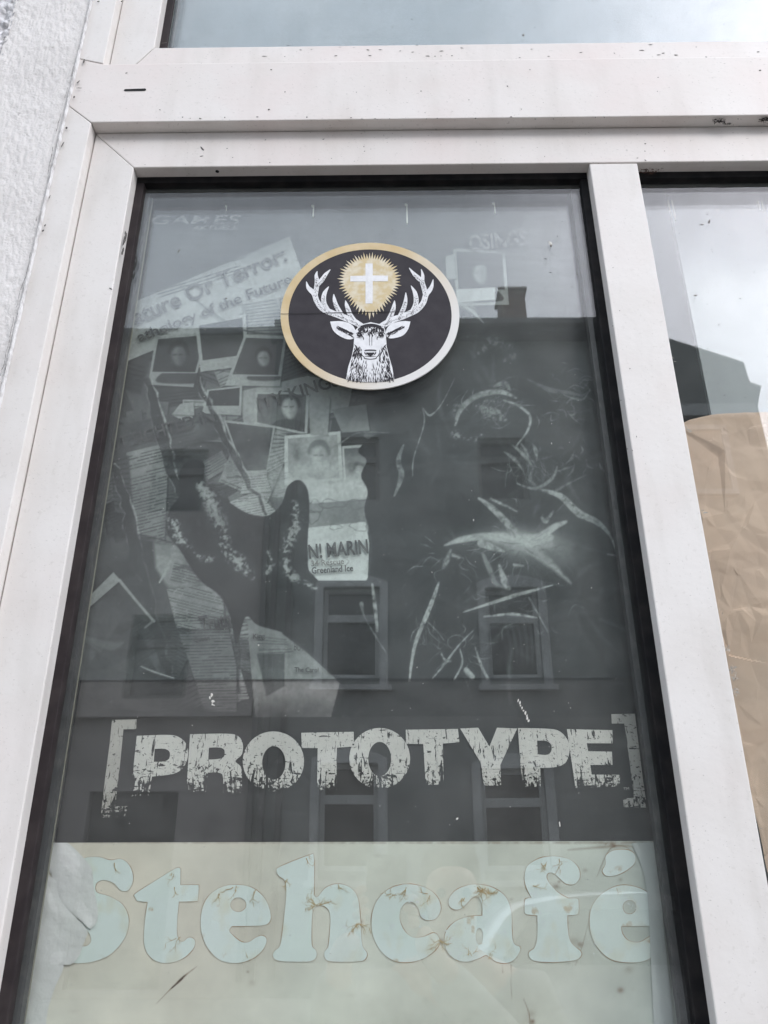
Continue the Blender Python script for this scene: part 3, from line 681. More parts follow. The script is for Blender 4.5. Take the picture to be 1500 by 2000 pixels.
# named pieces (outline, in frame pixels)
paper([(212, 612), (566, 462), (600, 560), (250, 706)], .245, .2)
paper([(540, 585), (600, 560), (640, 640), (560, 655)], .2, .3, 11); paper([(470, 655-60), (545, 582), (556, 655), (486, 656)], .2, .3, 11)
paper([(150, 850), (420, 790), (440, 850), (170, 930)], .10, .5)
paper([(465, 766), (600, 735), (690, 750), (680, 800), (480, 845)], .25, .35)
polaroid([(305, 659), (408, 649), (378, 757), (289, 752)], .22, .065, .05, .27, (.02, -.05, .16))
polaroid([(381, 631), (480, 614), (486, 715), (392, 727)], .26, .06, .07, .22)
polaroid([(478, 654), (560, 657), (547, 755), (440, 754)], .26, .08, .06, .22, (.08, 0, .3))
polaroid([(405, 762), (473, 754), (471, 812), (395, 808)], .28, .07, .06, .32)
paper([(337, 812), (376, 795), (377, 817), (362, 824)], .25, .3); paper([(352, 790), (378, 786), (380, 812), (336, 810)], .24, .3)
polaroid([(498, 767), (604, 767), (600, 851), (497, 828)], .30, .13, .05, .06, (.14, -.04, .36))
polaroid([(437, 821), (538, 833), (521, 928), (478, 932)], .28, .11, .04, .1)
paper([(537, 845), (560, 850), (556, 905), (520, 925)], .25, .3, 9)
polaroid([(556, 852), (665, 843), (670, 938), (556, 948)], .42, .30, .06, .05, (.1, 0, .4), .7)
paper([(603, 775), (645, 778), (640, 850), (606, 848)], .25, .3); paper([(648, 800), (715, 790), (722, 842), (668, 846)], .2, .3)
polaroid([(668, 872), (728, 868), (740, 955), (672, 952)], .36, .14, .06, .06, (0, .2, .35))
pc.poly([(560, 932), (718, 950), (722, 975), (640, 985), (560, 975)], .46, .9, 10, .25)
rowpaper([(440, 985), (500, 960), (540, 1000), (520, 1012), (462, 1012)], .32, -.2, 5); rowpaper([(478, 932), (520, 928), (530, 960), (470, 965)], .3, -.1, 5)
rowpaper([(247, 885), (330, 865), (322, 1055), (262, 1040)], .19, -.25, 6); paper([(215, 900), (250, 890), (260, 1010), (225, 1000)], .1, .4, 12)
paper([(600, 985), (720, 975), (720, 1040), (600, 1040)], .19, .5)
# torn dark strips with pale edges
for pts, ws in (([(291, 745), (318, 860), (352, 960), (378, 1012)], [12, 24, 18, 8]), ([(383, 738), (425, 830), (478, 930), (522, 1005)], [4, 14, 13, 5]), ([(222, 910), (250, 1000), (275, 1110), (312, 1260), (330, 1330)], [10, 26, 22, 22, 16])):
    PD, WDs = densify(pts, ws, 7); PJ = [(x+rp.gauss(0, 2.2), y) for x, y in PD]; WJ = [max(2, w*rp.uniform(.6, 1.2)) for w in WDs]
    pc.stroke([(x+w*.5+1, y-2) for (x, y), w in zip(PJ, WJ)], [rp.uniform(0, 7) for _ in PJ], .32, .7, 1.5, .9, n=1); pc.stroke(PJ, WJ, .05, .85, 3, .35, n=1); pc.stroke([(x-w*.5, y+4) for (x, y), w in zip(PJ, WJ)], [rp.uniform(0, 3) for _ in PJ], .25, .5, 1.5, .9, n=1)
# lower left
pc.poly([(140, 1060), (330, 1060), (380, 1420), (80, 1420)], .095, .75, 30, .25)
paper([(168, 1172), (222, 1118), (236, 1134), (176, 1186)], .24, .15); pc.stroke([(234, 1134), (265, 1172), (301, 1214)], [6, 5, 5], .26, .9); pc.stroke([(301, 1212), (284, 1226)], [5, 4], .2, .8)
pc.stroke([(337, 1085), (327, 1112), (312, 1138)], [5, 6, 3], .3, .9)
pc.poly([(300, 1060), (345, 1065), (390, 1110), (400, 1145), (330, 1150), (305, 1110)], .22, .8, 8, .6); pc.stroke([(340, 1112), (365, 1108), (380, 1120)], [4, 8, 3], .09, .7, 4)
rowpaper([(326, 1152), (410, 1143), (436, 1170), (442, 1235), (345, 1226)], .22, .25, 5.5)
rowpaper([(350, 1238), (445, 1222), (462, 1300), (462, 1390), (400, 1390), (372, 1300)], .17, -.03, 6)
paper([(483, 1212), (530, 1222), (600, 1275), (664, 1334), (640, 1425), (500, 1425)], .21, .5); pc.blob(570, 1425, 120, 60, .045, 1); pc.blob(400, 1400, 60, 40, .05, .9)
textcol([(500, 1240), (560, 1248), (575, 1275), (505, 1280)], 6, .1); pc.poly([(502, 1278), (556, 1276), (556, 1340), (520, 1360)], .10, .9, 3, .5)
pc.stroke([(276, 1302), (300, 1312), (340, 1325)], [2, 3.5, 2], .3, .8); pc.stroke([(150, 1240), (215, 1262), (240, 1255)], [2, 18, 4], .16, .5, 5)
pc.blob(620, 925, 120, 42, .40, .85); pc.blob(690, 945, 50, 25, .45, .8)
for q_, v_, a_ in (([(880, 455), (1050, 445), (1058, 500), (995, 512), (985, 480), (880, 480)], .10, -.05), ([(1000, 505), (1110, 500), (1120, 560), (1005, 575)], .085, .02), ([(905, 600), (985, 600), (1010, 655), (930, 650)], .12, .3), ([(600, 430), (700, 425), (705, 462), (590, 470)], .06, 0), ([(300, 455), (420, 440), (440, 500), (310, 520)], .07, -.3)):
    rowpaper(q_, v_, a_, 6, .35)
# stains round the bright paper
marin = [(601, 1032), (714, 1020), (721, 1062), (718, 1134), (622, 1134), (601, 1112)]
pc.poly(marin, .50, 1, 1.3, .25); pc.poly([(601, 1032), (714, 1020), (718, 1050), (601, 1058)], .42, .5, 6, .5)
for (cx, cy, rx, ry) in ((616, 990, 14, 12), (612, 1010, 12, 12), (585, 982, 14, 12), (702, 1028, 16, 10), (660, 1096, 20, 10), (700, 985, 22, 9), (618, 1095, 10, 9), (655, 1030, 12, 5), (648, 985, 25, 8)):
    e = []
    for k in range(15):
        t = 2*math.pi*k/14; rr_ = 1+.18*math.sin(3*t+cx)+.12*math.sin(5*t+cy); e.append((cx+rx*rr_*math.cos(t), cy+ry*rr_*math.sin(t)))
    pc.stroke(e, [rp.uniform(1, 2.6) for _ in e], .12, .7, 1.2, .3, n=3)
# the dark drifting mass: a plume of ink with mottled highlights
plume = smoothloop([(326, 1040), (330, 1000), (352, 965), (350, 925), (372, 900), (398, 905), (402, 940), (440, 975), (482, 1002), (522, 1008), (550, 985), (562, 950), (585, 938), (602, 960), (604, 1010), (601, 1070), (607, 1125), (640, 1140), (700, 1142), (722, 1120), (728, 1060), (712, 1000), (718, 960), (705, 930), (716, 900), (700, 880), (735, 850), (800, 840), (860, 760), (1000, 600), (1240, 560), (1290, 1000), (1290, 1420), (720, 1420), (668, 1340), (620, 1285), (560, 1240), (505, 1222), (480, 1205), (462, 1260), (450, 1205), (430, 1165), (388, 1130), (352, 1075)], 5)
sl_, mk = pc.mask_poly(plume, 2.2)
tone = .040 + .028*np.clip(NOI[sl_]*2-.7, 0, 1) + .035*np.clip((NOF[sl_]-.60)*6, 0, 1)*np.clip(NOS[sl_]*2-.8, 0, 1)
pc.a[sl_] = pc.a[sl_]*(1-mk) + tone*mk
pc.poly([(740, 560), (1290, 560), (1290, 800), (760, 800)], .043, .8, 60, .6)
def mottled(pts, ws, val=.27, thr=.5):
    pc.stroke(pts, [w*1.1 for w in ws], .10, .6, max(ws)*.6, .4)
    P, Wd = densify(pts, ws, 5); mw = max(Wd); x0, y0, x1, y1 = pc._bb(P, mw); Xg, Yg = np.meshgrid(np.arange(x0, x1), np.arange(y0, y1)); best = np.full(Xg.shape, -1e9)
    for i in range(len(P)-1):
        (ax, ay), (bx, by) = P[i], P[i+1]; dx, dy = bx-ax, by-ay; t = np.clip(((Xg-ax)*dx+(Yg-ay)*dy)/(dx*dx+dy*dy+1e-9), 0, 1)
        best = np.maximum(best, 1 - np.hypot(Xg-ax-t*dx, Yg-ay-t*dy)/((Wd[i]*(1-t)+Wd[i+1]*t)/2+.01))
    s_ = (slice(y0, y1), slice(x0, x1)); m = np.clip(best, 0, 1)**.7
    nn = np.clip((NOF[s_]*.42+NOH[s_]*.25+NOY[s_]*.33 - thr - .035 + .13*m)*8, 0, 1)*m**.6; pc.a[s_] = pc.a[s_]*(1-nn)+val*nn
mottled([(392, 950), (415, 985), (432, 1030), (440, 1070), (470, 1105), (490, 1125)], [22, 40, 34, 34, 40, 20])
mottled([(578, 985), (580, 1020), (562, 1060), (556, 1100), (575, 1130), (615, 1150)], [26, 30, 32, 26, 24, 12])
mottled([(338, 1020), (352, 1048), (372, 1070)], [30, 34, 14], .3, .52); mottled([(380, 1080), (400, 1092), (420, 1090)], [10, 22, 8], .25, .52); mottled([(525, 1080), (530, 1100), (520, 1120)], [14, 24, 10], .25, .52)
pc.blob(440, 1020, 25, 50, .09, .5, -.4); pc.blob(585, 960, 10, 20, .12, .5)
for _ in range(150):                     # soft folds and smears in the dark half
    cx, cy = rp.choice([(1030, 1062), (960, 820), (900, 1090), (1100, 900), (1000, 1220), (860, 900), (1120, 1180)]); a = rp.random()*6.28; r0 = rp.uniform(5, 60); l_ = rp.uniform(30, 130); k = rp.gauss(0, 12)
    x, y = cx+r0*math.cos(a), cy+r0*math.sin(a); a += rp.gauss(0, .35)
    pc.stroke([(x, y), (x+l_*.5*math.cos(a)-k*math.sin(a), y+l_*.5*math.sin(a)+k*math.cos(a)), (x+l_*math.cos(a), y+l_*math.sin(a))], [2, rp.uniform(4, 16), 1], rp.choice([.018, .02, .085, .10, .13]), rp.uniform(.35, .75), 8, .5)
# right half: pale tangled streaks radiating out of the dark
def streak(pts, ws, val=.34, al=.9, soft=3, tex=.7):
    pc.stroke(pts, [w*1.9 for w in ws], val*.35, al*.45, max(ws)*.8+3, .6); pc.stroke(pts, [w*.85 for w in ws], val, al, soft, tex)
for c_, r_, v_ in (((1020, 1062), (75, 26), .36), ((1085, 1085), (60, 34), .20), ((1110, 1020), (40, 30), .12), ((960, 1055), (60, 16), .26), ((980, 900), (80, 90), .06), ((1010, 1110), (70, 40), .07), ((960, 800), (70, 50), .075), ((1130, 760), (60, 25), .07), ((900, 1090), (60, 40), .07)):
    pc.blob(c_[0], c_[1], r_[0], r_[1], v_, .6)
streak([(889, 830), (900, 800), (930, 775), (975, 766), (1008, 778)], [6, 11, 13, 12, 4], .30); streak([(895, 795), (925, 778), (950, 772)], [3, 7, 2], .25)
streak([(965, 755), (985, 750), (996, 762)], [4, 14, 4], .25, .8); streak([(984, 783), (1010, 792), (1034, 812), (1031, 840), (1008, 872)], [3, 6, 6, 5, 2], .32)
mottled([(930, 790), (960, 800), (985, 815)], [10, 46, 20], .22, .52); mottled([(885, 850), (925, 858), (940, 850)], [16, 22, 8], .2, .55); mottled([(880, 815), (895, 790)], [20, 20], .16, .55)
for a, b, w in (((985, 883), (1020, 918), 9), ((1000, 870), (1040, 912), 9), ((1018, 868), (1032, 900), 7), ((1040, 868), (1048, 900), 10)):
    streak([a, ((a[0]+b[0])/2+2, (a[1]+b[1])/2-3), b], [3, w, 2], .27, .85)
streak([(1043, 912), (1035, 935), (1052, 955)], [3, 8, 3], .25, .7); streak([(1010, 945), (1045, 955), (1078, 935), (1088, 912)], [2, 7, 8, 2], .27)
streak([(1088, 958), (1110, 945), (1145, 928)], [8, 5, 1], .22, .7)
streak([(1056, 957), (1095, 970), (1130, 1003), (1165, 1020), (1190, 1045), (1207, 1085)], [4, 14, 17, 13, 6, 2], .33); streak([(1187, 1083), (1218, 1088)], [3, 2], .25, .8)
streak([(935, 974), (960, 992), (990, 1022), (1012, 1048)], [5, 13, 16, 18], .33); streak([(958, 975), (990, 990), (1010, 1000)], [5, 6, 2], .3)
streak([(868, 1066), (905, 1054), (960, 1048), (1030, 1055), (1075, 1050)], [2, 14, 17, 26, 14], .38, .95, 4, .35)
streak([(1010, 1056), (1050, 1052), (1082, 1030), (1105, 1020)], [22, 20, 14, 6], .38, .95, 4, .35); streak([(1030, 1070), (1070, 1098), (1115, 1140)], [24, 18, 3], .28, .8, 7, .4)
pc.blob(1030, 1060, 46, 15, .50, .95); pc.blob(1012, 1066, 90, 30, .22, .5); pc.blob(960, 1052, 60, 9, .42, .8)
streak([(940, 1062), (962, 1070), (985, 1078)], [18, 14, 3], .33); streak([(1058, 1012), (1066, 1018), (1080, 1000)], [6, 12, 3], .26, .8)
streak([(880, 1075), (872, 1095), (866, 1110)], [4, 14, 6], .26, .8, 4); streak([(885, 1085), (898, 1090)], [8, 3], .3)
streak([(942, 1082), (955, 1110), (968, 1140), (990, 1150)], [7, 13, 10, 3], .22, .8, 4); streak([(975, 1105), (985, 1135), (994, 1150)], [4, 16, 8], .34)
streak([(1004, 1104), (1022, 1106)], [6, 3], .34)
streak([(857, 1138), (846, 1170), (830, 1210), (812, 1255), (803, 1300), (800, 1330)], [4, 9, 10, 8, 6, 3], .36, .95, 2)
streak([(727, 1142), (733, 1190), (737, 1232)], [5, 8, 6], .33, .9, 2); streak([(706, 1180), (712, 1205), (735, 1245), (754, 1275)], [10, 3, 3, 2], .25, .7, 2)
streak([(905, 1196), (960, 1178), (1010, 1162), (1080, 1143)], [2, 7, 9, 2], .33, .9, 2); streak([(945, 1205), (1000, 1200), (1048, 1207)], [2, 7, 3], .34, .9, 2); streak([(1033, 1168), (1048, 1195), (1070, 1235)], [4, 4, 1], .25, .8, 2)
for s in range(6): streak([(985+s*12, 1215), (995+s*11, 1250), (1000+s*10, 1300)], [3, 6, 1], .10, .6, 4, .3)
streak([(835, 1215), (855, 1235), (868, 1252)], [2, 2, 1], .28, .7, 1.2); streak([(924, 1232), (895, 1262), (870, 1295), (845, 1325)], [2, 4, 6, 2], .3, .9, 1.6)
streak([(862, 1278), (870, 1290), (880, 1292)], [3, 5, 3], .34, .9, 1.5); streak([(898, 1268), (903, 1295), (888, 1326)], [2, 4, 4], .34, .9, 1.5)
streak([(910, 1308), (922, 1322)], [10, 12], .36, .9, 2); streak([(928, 1265), (938, 1295), (952, 1325)], [2, 6, 6], .28, .9, 1.8)
e = [(892+18*math.cos(t), 1255+14*math.sin(t)) for t in np.linspace(2.2, 7, 10)]; pc.stroke(e, [2]*10, .2, .7, 1.5, .3, n=3)
streak([(888, 720+20), (862, 790), (840, 812), (826, 797)], [1, 2, 5, 2], .28, .8, 1.2); streak([(826, 800), (828, 830), (808, 895), (806, 930)], [2, 3, 3, 2], .24, .8, 1.2)
streak([(788, 870), (778, 900), (784, 930), (770, 970)], [4, 12, 14, 3], .22, .85, 2); streak([(640, 880), (668, 864), (700, 846), (760, 846)], [2, 4, 3, 2], .2, .8, 1.5)
pc.poly([(770, 1005), (830, 990), (930, 1015), (925, 1030), (850, 1030), (775, 1040)], .03, .6, 4)
for _ in range(46):                      # small tangled scraps
    x, y = rp.uniform(1040, 1190), rp.uniform(740, 940); a = rp.random()*6.3; l_ = rp.uniform(8, 34); k = rp.uniform(-8, 8)
    streak([(x, y), (x+l_*.5*math.cos(a)-k*math.sin(a), y+l_*.5*math.sin(a)+k*math.cos(a)), (x+l_*math.cos(a), y+l_*math.sin(a))], [1, rp.uniform(2, 6), 1], rp.uniform(.08, .24), .7, 1.8)
for (cx, cy, n, a0, sp_) in ((1020, 1062, 70, None, 60), (960, 800, 60, -.5, 50), (1030, 910, 60, 1.2, 40), (830, 1230, 16, 1.8, 30), (900, 1270, 40, None, 50), (1000, 1180, 30, -.2, 70), (1120, 770, 40, .2, 50), (880, 1080, 30, None, 40)):
    for _ in range(n):                   # hair-fine filaments
        x, y = cx+rp.gauss(0, sp_*.6), cy+rp.gauss(0, sp_*.5); a = math.atan2(y-cy, x-cx)+rp.gauss(0, .4) if a0 is None else a0+rp.gauss(0, .5); l_ = rp.uniform(10, 46); k = rp.gauss(0, 6)
        streak([(x, y), (x+l_*.5*math.cos(a)-k*math.sin(a), y+l_*.5*math.sin(a)+k*math.cos(a)), (x+l_*math.cos(a), y+l_*math.sin(a))], [.4, rp.uniform(.8, 2.6), .3], rp.uniform(.10, .3), rp.uniform(.3, .8), 1.3, .6)
streak([(1030, 742), (1072, 762), (1110, 768), (1148, 776)], [3, 12, 9, 3], .15, .8, 3); streak([(1100, 772), (1135, 782), (1152, 762)], [2, 5, 2], .2, .8, 2)
mottled([(935, 690), (965, 668), (1000, 690), (985, 705)], [10, 30, 26, 10], .14, .52)
for _ in range(300): x, y = rp.uniform(120, 1270), rp.uniform(640, 1640); pc.blob(x, y, rp.uniform(.6, 1.3), rp.uniform(.6, 1.3), .3, rp.uniform(.2, .6))
# right polaroid and faint clippings at the top
polaroid([(884, 486), (986, 490), (994, 596), (892, 598)], .22, .03, .06, .28, (-.02, -.02, .26), .5)
paper([(870, 500), (886, 498), (890, 545), (872, 548)], .2, .3); paper([(892, 566), (967, 562), (967, 586), (893, 592)], .3, .15)
pc.poly([(906, 458), (1040, 452), (1050, 495), (990, 505)], .10, .7, 6, .3); pc.stroke([(895, 590), (925, 612), (945, 632)], [4, 6, 1], .25, .7, 2); pc.poly([(893, 592), (925, 590), (930, 612), (895, 602)], .2, .6, 3)
for k in range(5): pc.stroke([(300+k*14, 500+k*18), (430+k*12, 630+k*4), (560+k*6, 655)], [1.5, 2.5, 1.5], .10, .45, 2)
pc.poly([(275, 378), (1150, 378), (1180, 520), (600, 470), (245, 600)], .04, .5, 40, .3)
NOX = vnoise(HH, WW, 420, 2, 105, .6)
hi_ = np.clip((pc.a-.07)/.15, 0, 1); pc.a = pc.a*(.72+.84*hi_)*(1+(.30*(NOF-.5)+.35*(NOX-.5))*(.4+.6*hi_))
crs = np.abs(vnoise(HH, WW, 10, 3, 106)-.5); pc.a = pc.a + .018*np.clip(1-crs/.008, 0, 1)*np.clip(NOI*2-.7, 0, 1)
pc.a = np.clip(pc.a, .008, .8)
def sample(A, px, py):
    px = np.clip(px, 0, WW-2); py = np.clip(py, 0, HH-2); ix = px.astype(int); iy = py.astype(int); fx = px-ix; fy = py-iy
    return (A[iy, ix]*(1-fx)+A[iy, ix+1]*fx)*(1-fy) + (A[iy+1, ix]*(1-fx)+A[iy+1, ix+1]*fx)*fy
# inverse of at() for arrays
Rm = np.array([list(rt), list(up), list(fw)])
def topx(Xw, Yw, Zw):
    P = np.stack([Xw-CAM.x, Yw-CAM.y, Zw-CAM.z]); q = np.tensordot(Rm, P, 1)
    return 750 + F_PX*q[0]/q[2], 1000 - F_PX*q[1]/q[2]
def printed_grid(name, x0, x1, z0, z1, nx, nz, Y, disp, colfun, m, parent, back=0):
    xs_ = np.linspace(x0, x1, nx); zs_ = np.linspace(z0, z1, nz); Xg, Zg = np.meshgrid(xs_, zs_)
    Yg = Y + (disp(Xg, Zg) if disp else np.zeros_like(Xg))
    px, py = topx(Xg, np.full_like(Xg, Y), Zg)
    col = colfun(px, py)
    off = np.array(parent.location)
    co_ = np.stack([Xg-off[0], Yg-off[1], Zg-off[2]], -1).reshape(-1, 3)
    me = bpy.data.meshes.new(name); me.vertices.add(nx*nz); me.vertices.foreach_set('co', co_.ravel())
    I = np.arange(nx*nz).reshape(nz, nx); Q = np.stack([I[:-1, :-1], I[:-1, 1:], I[1:, 1:], I[1:, :-1]], -1).reshape(-1, 4); nq = len(Q)
    me.loops.add(nq*4); me.loops.foreach_set('vertex_index', Q.ravel().astype(np.int32)); me.polygons.add(nq); me.polygons.foreach_set('loop_start', np.arange(nq, dtype=np.int32)*4)
    me.polygons.foreach_set('use_smooth', np.ones(nq, bool)); me.update(calc_edges=True); me.validate()
    at_ = me.color_attributes.new('print', 'FLOAT_COLOR', 'POINT'); at_.data.foreach_set('color', np.concatenate([col.reshape(-1, 3), np.ones((nx*nz, 1))], 1).ravel().astype(np.float32))
    me.materials.append(m); o = link(bpy.data.objects.new(name, me), parent); return o
def gray(tl=(.93, 1.0, .95), tdk=(.90, 1.0, 1.0)):
    def f(px, py):
        v = sample(pc.a, px, py); k = np.clip(v*3, 0, 1)[..., None]
        return v[..., None]*(np.array(tdk)*(1-k)+np.array(tl)*k)
    return f
YP = .0275
poster = empty('poster', (0, YP, Z(766, 1645, YP)), 'faded dark game poster of clippings and pale streaks with a scratched bracketed title', 'poster')
M_PRINT = vcmat('poster_print', .42, .35)
def ripple(m, strc, sc_, dist):
    t = m.node_tree; n = t.nodes; l = t.links.new; ge = n.new('ShaderNodeNewGeometry'); mp = n.new('ShaderNodeMapping'); mp.inputs['Scale'].default_value = strc; l(ge.outputs['Position'], mp.inputs[0])
    a = n.new('ShaderNodeTexNoise'); a.inputs['Scale'].default_value = sc_; a.inputs['Detail'].default_value = 3; l(mp.outputs[0], a.inputs['Vector'])
    k = n.new('ShaderNodeBump'); k.inputs['Distance'].default_value = dist; l(a.outputs['Fac'], k.inputs['Height'])
    p = n['Principled BSDF']; old = p.inputs['Normal'].links[0].from_socket; l(old, k.inputs['Normal']); l(k.outputs[0], p.inputs['Normal'])
ripple(M_PRINT, (1, 1, 3.2), 7, .0022)
xp0, xp1 = X(112, 1600, YP), X(1283, 1600, YP)
zp0, zpm, zp1 = Z(766, 1668, YP), Z(766, 1326, YP), Z(766, 374, YP)
WV = [(RNG.uniform(2, 7), RNG.uniform(8, 30), RNG.uniform(0, 6), RNG.uniform(.2, 1)) for _ in range(7)]
def cockle(a):
    def f(Xg, Zg):
        h = np.zeros_like(Xg)
        for kx, kz, ph, am in WV: h += am*np.sin(kx*Xg*3+kz*Zg*3+ph)
        return a*h/len(WV)*2
    return f
def upper_disp(Xg, Zg): return cockle(.0004)(Xg, Zg) - .0005*np.exp(-((Zg-zpm)/.012))*(.5+.5*np.sin(Xg*9+1)) - .0009
printed_grid('upper_sheet', xp0, xp1, zpm, zp1, 640, 620, YP, upper_disp, gray(), M_PRINT, poster)
def low_col(px, py):
    v = sample(pc.a, px, py)*.9; v = np.where(py > 1400, .036+.018*sample(NOS, px, py)+.02*(sample(NOI, px, py)-.5), v); return v[..., None]*np.array((1.06, 1.0, .97))
printed_grid('lower_sheet', xp0+.002, xp1+.001, zp0, zpm+.03, 420, 150, YP+.0012, cockle(.0005), low_col, M_PRINT, poster)

# title letters, worn white print
def wornmat(name, col, zlo, zhi):
    m = mat(name, col, .5, tuple(c*.86 for c in col), 26, .3, .7, extra=[((.34, .28, .18), 22, .62, .75, .4, None)])
    t = m.node_tree; n = t.nodes; l = t.links.new; p = n['Principled BSDF']; o = n['Material Output']
    ge = n.new('ShaderNodeNewGeometry'); sp = n.new('ShaderNodeSeparateXYZ'); l(ge.outputs['Position'], sp.inputs[0])
    low = n.new('ShaderNodeMapRange'); low.inputs[1].default_value = zlo; low.inputs[2].default_value = zhi; low.inputs[3].default_value = 1; low.inputs[4].default_value = 0; l(sp.outputs['Z'], low.inputs[0])
    lp = n.new('ShaderNodeMath'); lp.operation = 'POWER'; lp.inputs[1].default_value = 2.2; l(low.outputs[0], lp.inputs[0])
    outv = None
    for sc_, strv, thr, dv in ((135, (2.0, 1, .40), .635, .14), (150, (.45, 1, 1.8), .655, .12), (320, (1, 1, 1), .645, .17), (240, (3.2, 1, .25), .67, .10), (260, (.25, 1, 3.0), .68, .10)):
        mp = n.new('ShaderNodeMapping'); mp.inputs['Scale'].default_value = strv; mp.inputs['Rotation'].default_value = (0, .35*(sc_/100-1.5), 0); l(ge.outputs['Position'], mp.inputs[0])
        a = n.new('ShaderNodeTexNoise'); a.inputs['Scale'].default_value = sc_; a.inputs['Detail'].default_value = 4; a.inputs['Roughness'].default_value = .6; a.inputs['Distortion'].default_value = .4; l(mp.outputs[0], a.inputs['Vector'])
        ad = n.new('ShaderNodeMath'); ad.operation = 'MULTIPLY_ADD'; ad.inputs[1].default_value = dv; l(lp.outputs[0], ad.inputs[0]); l(a.outputs['Fac'], ad.inputs[2])
        g_ = n.new('ShaderNodeMapRange'); g_.inputs[1].default_value = thr-.012; g_.inputs[2].default_value = thr+.012; l(ad.outputs[0], g_.inputs[0])
        if outv is None: outv = g_.outputs[0]
        else:
            mxx = n.new('ShaderNodeMath'); mxx.operation = 'MAXIMUM'; l(outv, mxx.inputs[0]); l(g_.outputs[0], mxx.inputs[1]); outv = mxx.outputs[0]
    tr = n.new('ShaderNodeBsdfTransparent'); ms = n.new('ShaderNodeMixShader'); l(outv, ms.inputs[0]); l(p.outputs[0], ms.inputs[1]); l(tr.outputs[0], ms.inputs[2]); l(ms.outputs[0], o.inputs[0])
    return m
YL = YP - .0008
M_TITLE = wornmat('worn_title_print', (.80, .77, .71), Z(700, 1548, YL), Z(700, 1455, YL))
M_TITLE2 = wornmat('worn_bracket_print', (.58, .55, .50), Z(700, 1600, YL), Z(700, 1480, YL))
z5 = lambda p: (150+p[0]*.4, 1370+p[1]*.4)
z6 = lambda p: (700+p[0]*.4, 1370+p[1]*.4)
z6b = lambda p: (600+p[0]/3.75, 1370+p[1]/3.75)
def ltr(name, conv, loops, m=M_TITLE):
    o = sheet(name, [[conv(p) for p in lp] for lp in loops], YL, m, poster); return o
ltr('bracket', z5, [[(172, 90), (292, 87), (290, 135), (228, 136), (214, 280), (188, 512), (247, 511), (246, 522), (121, 527), (140, 360), (160, 210)]], M_TITLE2)
for q in ([(120, 532), (246, 527), (244, 540), (180, 541), (119, 546)], [(119, 552), (200, 556), (238, 548), (240, 563), (117, 569)]): ltr('bracket', z5, [q], M_TITLE2)
ltr('letter', z5, [smoothloop([(293, 168, 1), (440, 163), (500, 175), (538, 215), (541, 275), (515, 328), (465, 355), (367, 367, 1), (355, 445, 1), (262, 450, 1)], 5),
                   smoothloop([(380, 232, 1), (425, 231), (450, 242), (455, 262), (448, 282), (425, 293), (376, 295, 1)], 4)[::-1]])
ltr('letter', z5, [[(262, 455), (355, 452), (354, 459), (261, 463)]])
ltr('letter', z5, [smoothloop([(553, 160, 1), (725, 157), (785, 168), (810, 205), (806, 258), (775, 291), (800, 318), (806, 360), (806, 446, 1), (714, 450, 1), (714, 375), (700, 350), (640, 347, 1), (632, 440, 1), (534, 442, 1)], 5),
                   smoothloop([(645, 226, 1), (695, 225), (718, 234), (722, 254), (716, 272), (690, 281), (642, 284, 1)], 4)[::-1]])
ltr('letter', z5, [ell(960, 293, 150, 147, 40), ell(962, 300, 57, 82, 28)[::-1]])
ltr('letter', z5, [[(1096, 153), (1352, 148), (1353, 220), (1270, 226), (1268, 432), (1173, 436), (1176, 228), (1098, 227)]])
ltr('letter', z6b, [ell(531, 417, 223, 223, 40), ell(531, 422, 84, 126, 28)[::-1]])
ltr('letter', z6b, [[(722, 207), (1104, 201), (1115, 300), (993, 308), (1000, 608), (868, 612), (850, 312), (724, 310)]])
ltr('letter', z6, [[(497, 132), (585, 128), (640, 220), (677, 128), (775, 132), (693, 310), (697, 410), (612, 412), (598, 300)]])
ltr('letter', z6, [smoothloop([(779, 130, 1), (900, 132), (975, 142), (1020, 185), (1031, 240), (1012, 298), (965, 320), (888, 325, 1), (890, 416, 1), (805, 418, 1), (790, 300, 1)], 5),
                   smoothloop([(872, 192, 1), (912, 192), (938, 206), (944, 230), (936, 252), (915, 261), (876, 258, 1)], 4)[::-1]])
ltr('letter', z6, [[(1018, 135), (1240, 140), (1243, 205), (1115, 204), (1122, 243), (1238, 245), (1241, 310), (1132, 310), (1140, 357), (1275, 358), (1282, 414), (1060, 422)]])
ltr('bracket', z6, [[(1235, 62), (1350, 60), (1372, 240), (1392, 400), (1410, 518), (1297, 518), (1292, 474), (1345, 470), (1325, 300), (1298, 108), (1237, 108)]], M_TITLE2)

# printed words
def words(name, txt, p0, p1, hpx, Y, m, parent, bold=.02, shear=0, conv=None, ital=0):
    cu = bpy.data.curves.new(name, 'FONT'); cu.body = txt; cu.offset = bold; cu.resolution_u = 3
    tmp = bpy.data.objects.new(name, cu); C.objects.link(tmp); dg = bpy.context.evaluated_depsgraph_get(); me = bpy.data.meshes.new_from_object(tmp.evaluated_get(dg)); bpy.data.objects.remove(tmp)
    n = len(me.vertices); a = np.zeros(n*3); me.vertices.foreach_get('co', a); a = a.reshape(-1, 3)
    x0, x1 = a[:, 0].min(), a[:, 0].max(); hb = .70
    dx, dy = p1[0]-p0[0], p1[1]-p0[1]; ll = math.hypot(dx, dy); ux, uy = dx/ll, dy/ll
    off = Vector(parent.location); V = []
    for x, y, _ in a:
        u = (x-x0)/(x1-x0)*ll + ital*y/hb*hpx; v = y/hb*hpx
        q = at(p0[0]+ux*u+uy*v, p0[1]+uy*u-ux*v, Y); V.append(q-off)
    me.vertices.foreach_set('co', np.array(V).ravel()); me.update(); me.materials.clear(); me.materials.append(m)
    return link(bpy.data.objects.new(name, me), parent)
